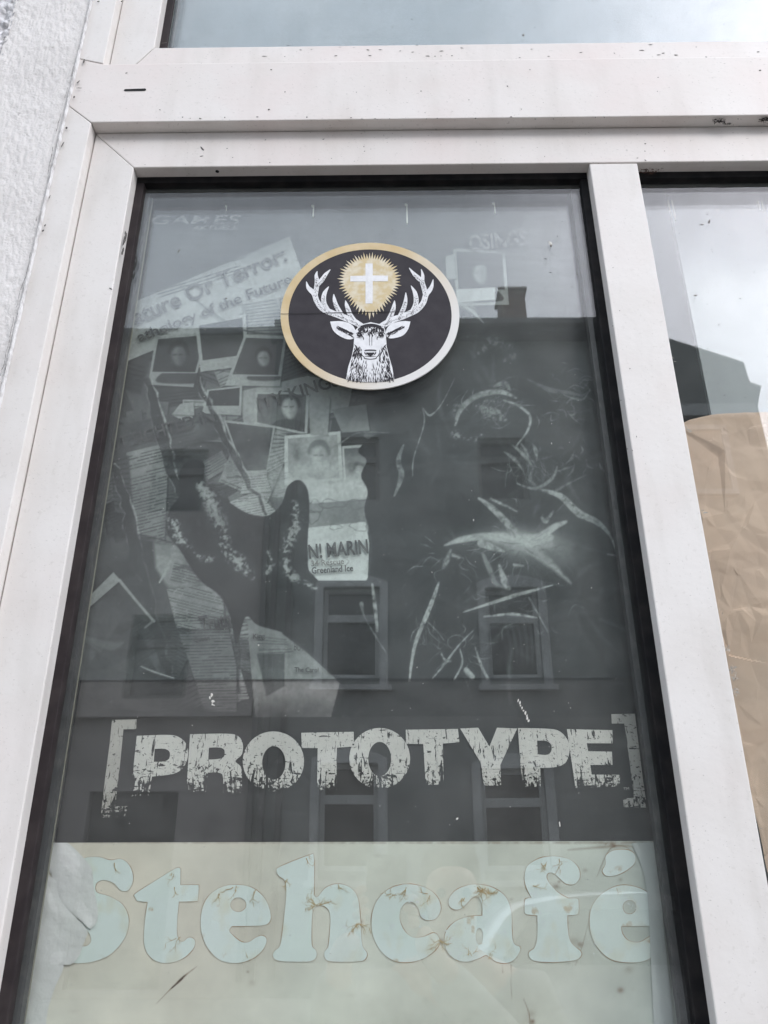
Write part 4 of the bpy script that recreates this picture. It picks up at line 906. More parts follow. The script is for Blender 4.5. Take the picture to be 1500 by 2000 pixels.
M_HEAD = mat('grey_headline_ink', (.085, .088, .09), .7, (.14, .145, .14), 90, .4, .6, spec=.1)
M_HEAD2 = mat('faint_headline_ink', (.055, .06, .06), .5, (.11, .115, .11), 60, .35, .65)
M_PALE = mat('faint_pale_print', (.20, .205, .205), .7, (.05, .05, .05), 140, .45, .7, spec=.1)
YT = YP - .0029
words('headline', 'ature Or Terror:', (266, 634), (562, 508), 31, YT, M_HEAD, poster, .018)
words('headline', 'athology of the Future', (272, 668), (572, 552), 20, YT, M_HEAD, poster, .018)
words('headline', 'N! MARIN', (604, 1091), (720, 1080), 27, YT, M_HEAD, poster, .025)
words('headline', '34 Rescue', (608, 1106), (672, 1101), 11, YT, mat('faint_ink', (.24, .24, .22), .5), poster, .01)
words('headline', 'n Greenland Ice', (598, 1121), (690, 1115), 12, YT, M_HEAD, poster, .025)
words('headline', 'ITY KINGS', (508, 800), (665, 752), 24, YT, M_HEAD2, poster, .018)
words('headline', 'ST SIGHTED IN', (222, 880), (420, 822), 24, YT, M_HEAD2, poster, .018)
words('headline', 'Truth', (392, 1232), (452, 1222), 28, YT, M_HEAD, poster, .03)
words('headline', 'Queen', (378, 1254), (410, 1250), 9, YT, M_HEAD2, poster, .03)
words('headline', 'King', (494, 1247), (518, 1246), 9, YT, M_HEAD, poster, .03)
words('headline', 'The Carol', (575, 1312), (622, 1313), 9, YT, M_HEAD2, poster, .02)
words('headline', 'BUT', (574, 1270), (594, 1272), 15, YT, M_HEAD2, poster, .0)
words('headline', 'OSINGS', (918, 490), (1030, 478), 30, YT, M_PALE, poster, .02)
words('magazine_logo', 'GAMES', (292, 438), (466, 437), 17, YT, mat('logo_print', (.20, .205, .21), .7, (.06, .06, .06), 60, .45, .7, spec=.1), poster, .012, ital=.4)
words('magazine_logo', 'AKTUELL', (374, 450), (464, 448), 9, YT, mat('logo_print_small', (.19, .195, .20), .7, spec=.1), poster, .012, ital=.4)
words('trademark', 'TM', (1218, 1544), (1229, 1543), 6, YL, M_TITLE2, poster, .0)
# stencilled condensed bars of illegible newsprint headings stay in the printed sheet

# ================================================================== CAFE SIGN
YB = .0222
bo = Canvas(.0)
zbt = Z(766, 1644, YB)
sign = empty('cafe_sign', (0, YB, zbt-.3), 'yellowed card sign with pale blue green lettering reading Stehcafé at the pane bottom', 'sign')
stain = Canvas(0.0); rb = random.Random(21)
bx = lambda p: (700+p[0]*.53333, 1600+p[1]*.53333)
for _ in range(60):
    x, y = rb.uniform(60, 1290), rb.uniform(1650, 2050); stain.blob(x, y, rb.uniform(2, 9), rb.uniform(2, 8), 1, rb.uniform(.03, .12))
for (x, y, r, a) in ((1196, 1649, 6, .8), (1183, 1648, 3, .7), (1200, 1652, 3, .8), (1212, 1934, 7, .75), (1228, 1894, 9, .35), (1133, 1845, 6, .6), (1120, 1838, 9, .35), (1086, 1731, 7, .5), (1092, 1722, 3, .6), (1040, 1995, 5, .9), (1038, 1980, 8, .3), (1143, 1700, 5, .35), (1212, 1718, 4, .4), (860, 1838, 6, .6), (705, 1800, 4, .5), (484, 1898, 3, .5), (492, 1920, 7, .22), (1030, 1990, 10, .2), (1108, 1802, 3, .5), (999, 1757, 4, .3), (1180, 1648, 18, .25), (1215, 1652, 26, .2)):
    stain.blob(x, y, r, r*.9, 1, a)
stain.stroke([(306, 1960), (325, 1940), (345, 1920), (358, 1908), (384, 1888)], [1, 2, 3, 4, 1], 1, .85, 1.5, .5); stain.stroke([(335, 1930), (352, 1915), (360, 1906)], [2, 4, 2], 1.6, .9, 1.2)
stain.stroke([(108, 1646), (600, 1646), (1100, 1646), (1282, 1645)], [2, 3.5, 5, 6], 1, .5, 2, .9); stain.stroke([(1110, 1660), (1170, 1655), (1225, 1652), (1245, 1660)], [2, 5, 5, 2], 1, .5, 4)
stain.stroke([(1166, 1712), (1190, 1660), (1215, 1652), (1240, 1665)], [1, 2, 2, 1], 1.1, .6, 1.5)
stain.stroke([(982, 1882), (982, 1900)], [1, 1], 1, .5, 1); stain.stroke([(998, 1885), (999, 1960)], [1, 1], 1.2, .5, 1); stain.stroke([(1124, 1885), (1138, 1845), (1150, 1800)], [1, 1.5, 1], 1.2, .45, 1.2); stain.stroke([(1022, 1950), (1032, 1975), (1036, 2000)], [1, 2, 2], 1.2, .6, 1.3)
NB1 = vnoise(HH, WW, 14, 5, 201, .6); NB2 = vnoise(HH, WW, 5, 3, 202); NB3 = vnoise(HH, WW, 120, 3, 203)
def boardcol(px, py):
    n1 = sample(NB1, px, py)[..., None]; n2 = sample(NB2, px, py)[..., None]; s = np.clip(sample(stain.a, px, py), 0, 1.6)[..., None]
    a = np.array((.79, .80, .69)); b = np.array((.82, .74, .61)); c_ = np.array((.60, .67, .61))
    col = a*(1-.8*np.clip(n2*2-.6, 0, 1)) + b*.8*np.clip(n2*2-.6, 0, 1)
    k = np.clip((px-900)/500, 0, .7)[..., None]; col = col*(1-k)+c_*k
    col = col*(.74+.46*n1)
    return col*(1-np.clip(s, 0, 1)) + np.array((.20, .105, .045))*np.clip(s, 0, 1)*np.where(s > 1, .4, 1)
M_CARD = vcmat('aged_card_print', .5, .35, .2, 300)
xc0, xc1 = X(92, 1650, YB), X(1279, 1650, YB)
zcb = Z(766, 2160, YB)
printed_grid('card', xc0, xc1, zcb, zbt, 600, 260, YB, cockle(.0001), boardcol, M_CARD, sign)
box('card_edge', (xc0, YB+.0004, zcb), (xc1, YB+.0016, zbt-.0002), mat('card_core', (.55, .52, .45), .8), sign)
M_LET = mat('pale_aqua_lettering', (.79, .885, .82), .35, (.81, .89, .85), 20, .3, .7, bump=.15, bscale=60, bdist=.0006,
            extra=[((.76, .70, .48), 42, .56, .72, .5, (1, 1, .7)), ((.55, .38, .18), 75, .67, .74, .6, None)])
M_OUTL = mat('brown_letter_outline', (.42, .26, .13), .6, (.60, .53, .42), 45, .38, .62)
z7 = lambda p: (p[0]*.5, 1600+p[1]*.5)
def sgn(conv, loops, smooth=True, holes=()):
    lp = smoothloop(loops, 6) if smooth else loops
    out_ = []; cx = sum(p[0] for p in lp)/len(lp); n = len(lp)
    ar = sum(lp[i][0]*lp[(i+1) % n][1]-lp[(i+1) % n][0]*lp[i][1] for i in range(n))
    sg = 1 if ar > 0 else -1
    for i in range(n):
        a, b = lp[i-1], lp[(i+1) % n]; dx, dy = b[0]-a[0], b[1]-a[1]; l = math.hypot(dx, dy) or 1
        w = (2.4 if conv is z7 else 2.2)+.9*math.sin(i*.35+cx); out_.append((lp[i][0]+dy/l*w*sg, lp[i][1]-dx/l*w*sg))
    hs = [[conv(p) for p in h][::-1] for h in holes]
    hin = []
    for h in holes:
        hx = sum(p[0] for p in h)/len(h); hy = sum(p[1] for p in h)/len(h)
        hin.append([conv((hx+(p[0]-hx)*.94, hy+(p[1]-hy)*.94)) for p in h][::-1])
    sheet('letter_outline', [[conv(p) for p in out_]] + hin, YB-.00036, M_OUTL, sign)
    return sheet('letter', [[conv(p) for p in lp]] + hs, YB-.00052, M_LET, sign)
sgn(z7, [(330, 152), (385, 148), (430, 160), (475, 156), (508, 185), (520, 235), (503, 276), (472, 278), (445, 250), (405, 238), (376, 252), (378, 285), (430, 302), (480, 335), (503, 390), (492, 455), (450, 512), (400, 545), (330, 562), (260, 560), (212, 538), (188, 495), (184, 440), (205, 415), (250, 440), (290, 485), (335, 496), (356, 470), (335, 430), (270, 395), (225, 345), (212, 290), (225, 235), (265, 185)])
sgn(z7, [(705, 193, 1), (685, 193), (610, 238), (530, 290), (528, 305), (535, 320, 1), (577, 324, 1), (566, 400), (562, 480), (580, 530), (620, 558), (670, 560), (720, 540), (755, 505), (762, 475), (748, 463), (733, 464), (715, 478), (698, 470), (691, 440), (693, 390), (699, 322, 1), (765, 320), (773, 314), (776, 264), (768, 257), (705, 257, 1)])
sgn(z7, [(925, 256), (985, 268), (1035, 310), (1057, 370), (1052, 402), (1030, 414), (975, 417), (904, 418, 1), (896, 435), (908, 452), (940, 478), (970, 480), (1000, 462), (1025, 455), (1042, 472), (1027, 510), (985, 545), (925, 562), (860, 550), (810, 500), (785, 430), (790, 350), (820, 295), (870, 263)], holes=[ell(931, 334, 31, 28, 22)])
sgn(z7, [(1226, 150), (1205, 142), (1095, 185), (1080, 202), (1090, 222), (1112, 240), (1118, 290), (1108, 400), (1095, 490), (1072, 515), (1066, 535), (1085, 552), (1150, 557), (1215, 554), (1236, 535), (1233, 510), (1218, 490), (1218, 400), (1225, 352), (1250, 336), (1280, 350), (1290, 390), (1286, 470), (1281, 500), (1267, 520), (1272, 546), (1300, 556), (1400, 556), (1427, 545), (1433, 522), (1415, 490), (1408, 400), (1398, 310), (1370, 268), (1320, 253), (1272, 268), (1240, 304), (1226, 296, 1)])
sgn(bx, [(190, 238), (245, 250), (285, 280), (302, 325), (286, 362), (255, 370), (230, 358), (218, 325), (200, 305), (175, 305), (155, 330), (152, 370), (170, 410), (200, 432), (240, 430), (273, 417), (290, 425), (298, 450), (280, 480), (240, 510), (190, 523), (130, 518), (80, 480), (52, 420), (50, 350), (70, 295), (110, 257), (150, 242)])
sgn(bx, [(430, 238), (490, 250), (540, 285), (560, 340), (562, 400), (565, 440), (575, 460), (590, 466), (592, 482), (570, 515), (540, 527), (505, 522), (480, 505), (465, 498), (440, 510), (400, 522), (360, 515), (325, 485), (315, 440), (325, 405), (355, 375), (400, 357), (454, 353, 1), (453, 315), (441, 288), (420, 285), (400, 305), (375, 328), (350, 330), (332, 315), (332, 290), (355, 262), (390, 245)], holes=[ell(443, 429, 13, 30, 20)])
sgn(bx, [(725, 136), (775, 148), (805, 178), (810, 215), (790, 238), (760, 236), (735, 215), (712, 197), (692, 200), (692, 222), (720, 258), (745, 278), (768, 290, 1), (798, 290), (806, 300), (806, 342), (797, 350), (765, 352, 1), (767, 400), (778, 450), (814, 485), (812, 505), (790, 517), (720, 523), (650, 520), (628, 507), (625, 487), (645, 470), (655, 430), (655, 352, 1), (615, 348), (608, 335), (610, 298), (618, 290), (634, 288, 1), (615, 250), (608, 210), (620, 170), (660, 145), (695, 137)])
sgn(bx, [(980, 242), (1050, 262), (1095, 310), (1112, 365), (1110, 391, 1), (962, 392, 1), (967, 420), (990, 445), (1030, 450), (1065, 432), (1098, 420), (1112, 440), (1090, 490), (1050, 518), (1000, 525), (930, 515), (880, 475), (852, 420), (848, 350), (870, 295), (920, 255)], holes=[ell(993, 322, 25, 26, 20)])
sgn(bx, [(915, 125), (940, 113), (985, 113), (1012, 130), (1012, 160), (985, 185), (945, 205), (910, 208), (894, 190), (905, 165), (905, 140)])
# tendrils of rust and white flaking on the letters
tend = []; flake = []
def px_strokes(name, items, Y, m, parent, step=.0000006):
    V, Fc = [], []
    for k, (pts, ws) in enumerate(items):
        a = stroke_poly(pts, ws); n = len(pts); b = len(V); V += [at(p[0], p[1], Y-step*k) for p in a]
        for i in range(n-1): Fc.append((b+i, b+2*n-1-i, b+2*n-2-i, b+i+1))
    o = mesh(name, V, Fc, m, parent); o['kind'] = 'stuff'; return o
def tree(x, y, ang, ln, w, d=0):
    pts = [(x, y)]; ws = [w]
    for i in range(4):
        ang += rb.gauss(0, .3); x += math.cos(ang)*ln/4; y += math.sin(ang)*ln/4; pts.append((x, y)); ws.append(w*(1-(i+1)/4.3))
        if d < 2 and rb.random() < .6: tree(x, y, ang+rb.choice([-1, 1])*rb.uniform(.4, .9), ln*.5, w*.6, d+1)
    tend.append((pts, ws))
for (x, y, a, n) in ((602, 1672, 1.6, 2), (560, 1716, 1.5, 3), (618, 1768, 3.4, 4), (625, 1768, -.3, 4), (612, 1768, 2.3, 3), (700, 1804, 2.6, 4), (702, 1806, .4, 2), (660, 1732, 1.4, 2), (790, 1738, 1.9, 3), (770, 1750, 2.6, 3), (842, 1748, 2.2, 2), (930, 1733, 1.2, 5), (945, 1733, 1.8, 5), (970, 1740, 1.8, 4), (905, 1752, 2.6, 2), (860, 1838, .3, 3), (858, 1838, 2.8, 3), (1052, 1690, 1.6, 2), (1095, 1682, 1.3, 2), (1066, 1685, 2, 2), (1040, 1730, .5, 2), (460, 1734, 1.8, 3), (430, 1745, 2, 2), (500, 1738, 1.4, 2), (335, 1705, 1.7, 2), (345, 1832, 2, 2), (225, 1685, 1.2, 1), (1205, 1734, 1.5, 1), (340, 1735, 1, 1), (918, 1868, -1.6, 3), (950, 1870, -1.2, 2), (480, 1870, -1.4, 1)):
    for _ in range(n): tree(x+rb.gauss(0, 3), y+rb.gauss(0, 2), a+rb.gauss(0, .35), rb.uniform(9, 24), rb.uniform(1, 2.2))
px_strokes('rust_tendril', tend, YB-.00062, mat('amber_stain', (.58, .46, .24), .6, (.50, .36, .17), 120), sign)
for (cx, cy, sx, sy, n) in ((765, 1805, 7, 16, 16), (812, 1760, 8, 10, 10), (820, 1790, 8, 12, 8), (878, 1835, 10, 24, 22), (890, 1862, 14, 8, 12), (955, 1800, 10, 24, 20), (985, 1820, 5, 10, 8), (1090, 1697, 10, 7, 12), (1048, 1745, 12, 8, 12), (1060, 1800, 8, 26, 16), (1075, 1860, 24, 5, 10), (1172, 1830, 14, 26, 24), (1235, 1762, 16, 12, 18), (670, 1815, 12, 8, 10), (1040, 1768, 8, 4, 8), (1225, 1750, 6, 5, 8), (1190, 1855, 10, 8, 8)):
    for _ in range(n):
        x, y = cx+rb.gauss(0, sx*.6), cy+rb.gauss(0, sy*.6); a = rb.random()*6.3; l = rb.uniform(1.5, 6)
        flake.append(([(x, y), (x+l*.5*math.cos(a)+1, y+l*.5*math.sin(a)), (x+l*math.cos(a), y+l*math.sin(a))], [.5, rb.uniform(1.2, 3), .5]))
px_strokes('white_flake', flake, YB-.00072, mat('white_flaking', (.80, .84, .84), .5), sign)
# curled film peeling off at the left
def curl(name, edge, m, lift, y0):
    """surface between the card's left edge and a free scalloped edge that lifts off"""
    rows = len(edge); cols = 16; V = []; Fc = []
    for j, (l, r) in enumerate(edge):
        for i in range(cols):
            u = i/(cols-1); px = l[0]*(1-u)+r[0]*u; py = l[1]*(1-u)+r[1]*u
            p = at(px, py, y0); d = lift*(math.sin(math.pi*min(1, u*1.02))**1.0*.6 + .4*u*u)*(1+.25*math.sin(j*1.1))
            V.append((p.x, y0 - min(d, .0016), p.z))
    for j in range(rows-1):
        for i in range(cols-1): Fc.append((j*cols+i, j*cols+i+1, (j+1)*cols+i+1, (j+1)*cols+i))
    o = mesh(name, V, Fc, m, sign, True); 
    md = o.modifiers.new('sub', 'SUBSURF'); md.levels = 1; md.render_levels = 1
    return o
M_FILM = mat('peeling_white_film', (.80, .79, .77), .4, (.74, .75, .71), 18, .3, .7, bump=.8, bscale=55, bdist=.003)
curl('peeling_film', [((97, 1646), (134, 1646)), ((94, 1660), (152, 1662)), ((92, 1674), (166, 1678)), ((90, 1690), (184, 1697)), ((108, 1720), (180, 1722)), ((110, 1745), (190, 1762)), ((118, 1768), (193, 1790)), ((140, 1788), (189, 1805)), ((165, 1806), (178, 1814))], M_FILM, .0016, YB-.0012)
curl('peeling_film', [((76, 1690), (112, 1722)), ((72, 1740), (112, 1752)), ((66, 1770), (136, 1782)), ((64, 1790), (176, 1816)), ((62, 1812), (170, 1828)), ((60, 1830), (162, 1846)), ((58, 1850), (160, 1856)), ((60, 1868), (152, 1874)), ((64, 1884), (140, 1884))], M_FILM, .0014, YB-.0011)
curl('peeling_film', [((62, 1800), (92, 1830)), ((58, 1840), (110, 1872)), ((56, 1860), (132, 1884)), ((58, 1890), (112, 1915)), ((54, 1920), (102, 1945)), ((50, 1950), (92, 1975)), ((46, 1985), (90, 2005)), ((42, 2020), (88, 2040))], M_FILM, .0012, YB-.00105)
# the taped right edge, thicker film
curl('edge_tape', [((1232, 1647), (1279, 1645)), ((1262, 1700), (1288, 1700)), ((1268, 1790), (1293, 1790)), ((1272, 1900), (1305, 1900)), ((1278, 2020), (1318, 2020))], mat('grey_tape_film', (.66, .69, .65), .4, (.6, .63, .6), 20), .0008, YB-.0010)

# ================================================================== RIGHT PANE: kraft paper and backing board
YK = .034
def kraft():
    nx, nz = 340, 460
    tl, bl = at(1335, 821, YK), at(1510, 1700, YK)
    ztop = lambda x: Z(1335, 821, YK) if x <= tl.x else None
    zk0 = 1.35; V = []
    rk = np.random.default_rng(8)
    # creases: paper folded into flat facets, coarse and fine
    from mathutils.geometry import delaunay_2d_cdt
    U, Vv = np.meshgrid(np.linspace(0, 1, nx), np.linspace(0, 1, nz))
    H = .25*(vnoise(nz, nx, 5, 3, 77)-.5)
    Vk = Vv*2
    for cnt, am in ((26, .60), (120, .42), (700, .17), (2600, .06)):
        P = [(-.3, -.3), (1.3, -.3), (1.3, 2.3), (-.3, 2.3)] + [(float(a), float(b)*1.9) for a, b in rk.random((cnt, 2))*1.2-.1]
        res = delaunay_2d_cdt([Vector(p) for p in P], [], [], 0, 1e-6); pv = [(v.x, v.y) for v in res[0]]; hv = rk.uniform(-.5, .5, len(pv))
        Hk = np.zeros_like(U)
        for f in res[2]:
            (x1, y1), (x2, y2), (x3, y3) = (pv[k] for k in f); den = (y2-y3)*(x1-x3)+(x3-x2)*(y1-y3)
            if abs(den) < 1e-12: continue
            i0, i1 = int(max(0, min(x1, x2, x3)*(nx-1))), int(min(nx, max(x1, x2, x3)*(nx-1)+2)); j0, j1 = int(max(0, min(y1, y2, y3)*(nz-1)/2)), int(min(nz, max(y1, y2, y3)*(nz-1)/2+2))
            if i1 <= i0 or j1 <= j0: continue
            u, v = U[j0:j1, i0:i1], Vk[j0:j1, i0:i1]; a = ((y2-y3)*(u-x3)+(x3-x2)*(v-y3))/den; b = ((y3-y1)*(u-x3)+(x1-x3)*(v-y3))/den; c_ = 1-a-b
            ok = (a >= -1e-6) & (b >= -1e-6) & (c_ >= -1e-6); Hk[j0:j1, i0:i1] = np.where(ok, a*hv[f[0]]+b*hv[f[1]]+c_*hv[f[2]], Hk[j0:j1, i0:i1])
        H += am*Hk
    top_px = [(1335, 821), (1352, 812), (1375, 806), (1400, 800), (1430, 797), (1480, 794), (1560, 790), (1800, 800), (2300, 830)]
    tops = [at(p[0], p[1], YK) for p in top_px]; tx = [t.x for t in tops]; tz = [t.z for t in tops]
    left_px = [(1335, 821), (1368, 1000), (1400, 1200), (1412, 1262), (1428, 1330), (1444, 1400), (1462, 1480), (1480, 1560), (1500, 1640), (1560, 1900)]
    le = [at(p[0], p[1], YK) for p in left_px]; lz = [p.z for p in le][::-1]; lx = [p.x for p in le][::-1]
    xR = .80
    for j in range(nz):
        for i in range(nx):
            v = Vv[j, i]; u = U[j, i]
            z_ = zk0*(1-v) + v*2.05
            xl = np.interp(z_, lz, lx); x = xl + (xR-xl)*u**1.2
            zt = np.interp(x, tx, tz); z = zk0 + (min(zt, 9)-zk0)*v
            xl = np.interp(z, lz, lx); x = xl + (xR-xl)*u**1.2
            V.append((x, YK + .014 - .021*float(np.clip(H[j, i]*.9, -1, .62)), z))
    Fc = [(j*nx+i, j*nx+i+1, (j+1)*nx+i+1, (j+1)*nx+i) for j in range(nz-1) for i in range(nx-1)]
    m = mat('brown_kraft_paper', (.84, .60, .44), .55, (.76, .53, .39), 12, .3, .7, bump=.25, bscale=120, bdist=.0006, spec=.25,
            extra=[((.50, .40, .31), 7, .5, .75, .45, None)])
    o = mesh('kraft_paper', V, Fc, m, None, False)
    o['label'] = 'crumpled brown kraft paper hung inside the right hand pane'; o['category'] = 'paper'
kraft()
YBB = .075
bb = box('backing_board', (X(1348, 600, YBB), YBB, .9), (1.5, YBB+.006, Z(766, 330, YBB)+.1), mat('grey_green_board', (.40, .42, .425), .6, (.48, .495, .50), 9, .3, .7), None)
uf = box('pane_backdrop', (xs-.03, .06, zr1-.1), (XR, .064, 3.41), mat('blue_grey_backdrop', (.13, .18, .22), .6, (.17, .215, .25), 8, .3, .7, extra=[((.30, .33, .35), 14, .5, .8, .5, (1, 1, .15))]), None)  # added panel, its colour brightens and blues the pane above the crossbar
uf['label'] = 'added blue grey blind filling the pane above the crossbar'; uf['category'] = 'backdrop'
bb['label'] = 'pale grey board standing behind the kraft paper in the right pane'; bb['category'] = 'board'

# poster clips
M_CLIP = mat('clear_plastic_clip', (.75, .76, .66), .3)
clips = [(443, 401, 411, 'short cream clip on the poster top, left end of the row'), (613, 400, 423, 'pale clip on the poster top just left of the round emblem'), (795, 398, 436, 'longest pale clip on the poster top, right above the emblem'), (966, 396, 416, 'faint clip on the poster top, right end of its row')]
for px, y0, y1, lab in clips:
    p, q = at(px, y0, YP-.006), at(px, y1, YP-.006)
    e = empty('poster_clip', (p.x, YP-.006, q.z), lab, 'clip', 'clips along the poster top')
    w = .0013 if px != 443 else .001
    box('clip_arm', (p.x-w, YP-.0062, q.z), (p.x+w*.4, YP-.0042, p.z), M_CLIP, e, .0003)
    box('clip_head', (p.x-w*2.6, YP-.0060, p.z-.003), (p.x-w*1.1, YP-.0042, p.z+.0003), M_CLIP, e, .0003)
for px, lab in ((1303, 'double pale clip behind the right pane beside the mullion'), (1478, 'small pale clip behind the right pane near the photo edge')):
    p, q = at(px, 392, .03), at(px, 412, .03)
    e = empty('poster_clip', (p.x, .03, q.z), lab, 'clip', 'clips along the poster top')
    box('clip_arm', (p.x, .029, q.z), (p.x+.0022, .031, p.z), M_CLIP, e, .0003); box('clip_arm', (p.x+.0055, .029, q.z-(.018 if px == 1303 else 0)), (p.x+.007, .031, p.z), M_CLIP, e, .0003)

# ================================================================== ACROSS THE STREET
WD = 11.2
def arect(x0, y0, x1, y1, Wd=WD):
    a, b = across(x0, y0, Wd), across(x1, y1, Wd); c_, d = across(x0, y1, Wd), across(x1, y0, Wd)
    return ((a.x+c_.x)/2, (b.z+c_.z)/2, (b.x+d.x)/2, (a.z+d.z)/2)
def facade(name, x0, x1, z0, z1, openings, y, m, parent, depth=.25):
    xs_ = sorted({x0, x1, *[o[0] for o in openings], *[o[2] for o in openings]}); zs_ = sorted({z0, z1, *[o[1] for o in openings], *[o[3] for o in openings]})
    V, Fc = [], []
    def q(a, b, c_, d): n = len(V); V.extend((a, b, c_, d)); Fc.append((n, n+1, n+2, n+3))
    for i in range(len(xs_)-1):
        for j in range(len(zs_)-1):
            cx, cz = (xs_[i]+xs_[i+1])/2, (zs_[j]+zs_[j+1])/2
            if any(o[0] < cx < o[2] and o[1] < cz < o[3] for o in openings): continue
            q((xs_[i+1], y, zs_[j]), (xs_[i], y, zs_[j]), (xs_[i], y, zs_[j+1]), (xs_[i+1], y, zs_[j+1]))
    for a, b, c_, d in openings:
        yb = y-depth
        q((a, y, b), (c_, y, b), (c_, yb, b), (a, yb, b)); q((a, y, d), (a, yb, d), (c_, yb, d), (c_, y, d))
        q((a, y, b), (a, yb, b), (a, yb, d), (a, y, d)); q((c_, y, b), (c_, y, d), (c_, yb, d), (c_, yb, b))
    return mesh(name, V, Fc, m, parent)
M_FAC1 = mat('grey_green_render', (.255, .27, .265), .9, (.20, .215, .21), 1.2, .3, .7, bump=.3, bscale=20)
M_FAC2 = mat('brownish_render', (.36, .33, .32), .9, (.30, .275, .27), 1.2, .3, .7, bump=.3, bscale=20)
M_SLATE = mat('slate_roof', (.075, .08, .088), .7, (.05, .053, .06), 3, .3, .7, stretch=(1, 1, 4), bump=.5, bscale=8)
M_BRICK = mat('chimney_brick', (.20, .13, .10), .9, (.14, .09, .075), 6)
M_SURR = mat('pale_window_surround', (.52, .53, .53), .8, (.42, .43, .43), 3)
M_WGL = mat('dark_window_glass', (.012, .016, .018), .08, spec=.6)
M_PIPE = mat('dark_downpipe', (.10, .10, .10), .6)
M_DFR = mat('grey_window_frame', (.13, .13, .13), .6)
def far_window(r, y, parent, arch=True, surround=.13):
    a, b, c_, d = r; w = .07; MF = M_SURR if surround else M_DFR
    fr = multi('window', [box_v((a, y-.16, b), (a+w, y-.10, d)), box_v((c_-w, y-.16, b), (c_, y-.10, d)), box_v((a+w, y-.16, b), (c_-w, y-.10, b+w)), box_v((a+w, y-.16, d-w), (c_-w, y-.10, d)),
               box_v((a+w, y-.15, b+(d-b)*.62), (c_-w, y-.09, b+(d-b)*.62+.12))], MF, parent)
    mesh('glass', [(a+w, y-.17, b+w), (c_-w, y-.17, b+w), (c_-w, y-.17, d-w), (a+w, y-.17, d-w)], [(0, 1, 2, 3)], M_WGL, fr)
    if surround:
        s = surround; n = 10
        parts = [box_v((a-s, y, b-.12), (a, y+.05, d)), box_v((c_, y, b-.12), (c_+s, y+.05, d)), box_v((a-s*1.4, y, b-.2), (c_+s*1.4, y+.12, b-.121))]
        xs_ = np.linspace(a-s, c_+s, n); top = [d+.07+.14*(1-((x-(a+c_)/2)/((c_-a)/2+s))**2) for x in xs_]
        V = []; Fc = []
        for x, t in zip(xs_, top): V += [(x, y+.05, d+.001), (x, y+.05, t), (x, y, d+.001), (x, y, t)]
        for i in range(n-1): k = 4*i; Fc += [(k, k+4, k+5, k+1), (k+1, k+5, k+7, k+3), (k, k+2, k+6, k+4)]
        parts.append((V, Fc)); multi('surround', parts, M_SURR, fr)
    return fr
hx0 = across(512, 1100, WD).x; hx1 = across(1300, 800, WD).x
eave = across(1000, 655, WD).z
house = empty('terraced_house', ((hx0+hx1)/2, -WD-4, 0), 'grey green rendered house mirrored in the pane, with pale arched window surrounds and chimney', 'house')
w1 = arect(632, 1146, 742, 1324); w2 = arect(952, 1146, 1056, 1324)
w3 = arect(625, 1492, 738, 1700); w4 = arect(944, 1502, 1070, 1700)
up1 = (w1[0], w1[1]+3.0, w1[2], w1[3]+2.75); up2 = (w2[0], w2[1]+3.0, w2[2], w2[3]+2.75)
w5 = (w2[2]+1.6, w2[1], w2[2]+2.6, w2[3]); w6 = (w5[0], up1[1], w5[2], up1[3])
ops = [o for o in [w1, w2, w3, w4, up1, up2, w5, w6] if o[2] < hx1-.1]
facade('wall', hx0, hx1, 0, eave, ops, -WD, M_FAC1, house)
box('wall', (hx0, -WD-8, 0), (hx1, -WD-.3, eave), M_FAC1, house)
for o_ in ops: far_window(o_, -WD, house, surround=0 if o_ in (up1, up2, w5, w6) else .13)
ridge = across(1000, 604, WD+1.0).z + 0.5
rz = lambda: None
mesh('roof', [(hx0-.1, -WD+.3, eave), (hx1+.1, -WD+.3, eave), (hx1+.1, -WD-4, eave+2.9), (hx0-.1, -WD-4, eave+2.9), (hx0-.1, -WD-8.3, eave), (hx1+.1, -WD-8.3, eave), (hx0-.1, -WD+.3, eave-.14), (hx1+.1, -WD+.3, eave-.14), (hx0-.1, -WD-8.3, eave-.14), (hx1+.1, -WD-8.3, eave-.14)],
     [(0, 1, 2, 3), (3, 2, 5, 4), (6, 7, 1, 0), (0, 3, 4, 8, 6), (1, 7, 9, 5, 2), (6, 8, 9, 7)], M_SLATE, house)
box('gutter', (hx0, -WD+.31, eave-.05), (hx1, -WD+.43, eave+.07), M_PIPE, house)
cp = across(1000, 612, WD+1.2)
box('chimney', (cp.x-.24, -WD-1.6, eave+.8), (cp.x+.24, -WD-1.0, across(1000, 578, WD+1.2).z), M_BRICK, house)
box('chimney', (cp.x-.29, -WD-1.65, across(1000, 578, WD+1.2).z), (cp.x+.29, -WD-.95, across(1000, 574, WD+1.2).z), M_BRICK, house)
for dx in (0, .17, .42):
    box('downpipe', (hx0+.02+dx, -WD+.01, .2), (hx0+.10+dx, -WD+.10, eave-.06), M_PIPE, house)
# left neighbour
lx1 = hx0-.01; lx0 = across(60, 900, WD).x-6
le_ = across(400, 652, WD).z
hl = empty('terraced_house', ((lx0+lx1)/2, -WD-4, 0), 'lower brownish house mirrored at the left of the pane with plain dark windows', 'house')
v1 = arect(246, 1200, 366, 1362); v2 = (v1[0]-2.6, v1[1], v1[2]-2.6, v1[3]); v3 = arect(150, 1545, 330, 1900); v3 = (v3[0], .1, v3[2], v3[3])
u1 = (v1[0], v1[1]+3.1, v1[2], v1[3]+3.0)
facade('wall', lx0, lx1, 0, le_, [v1, v2, v3, u1], -WD-.02, M_FAC2, hl)
for o_ in (v1, v2, u1): far_window(o_, -WD-.02, hl, surround=0)
box('door', (v3[0], -WD-.3, v3[1]), (v3[2], -WD-.2, v3[3]), mat('dark_door', (.05, .05, .05), .5), hl)
zs1 = across(300, 1385, WD).z
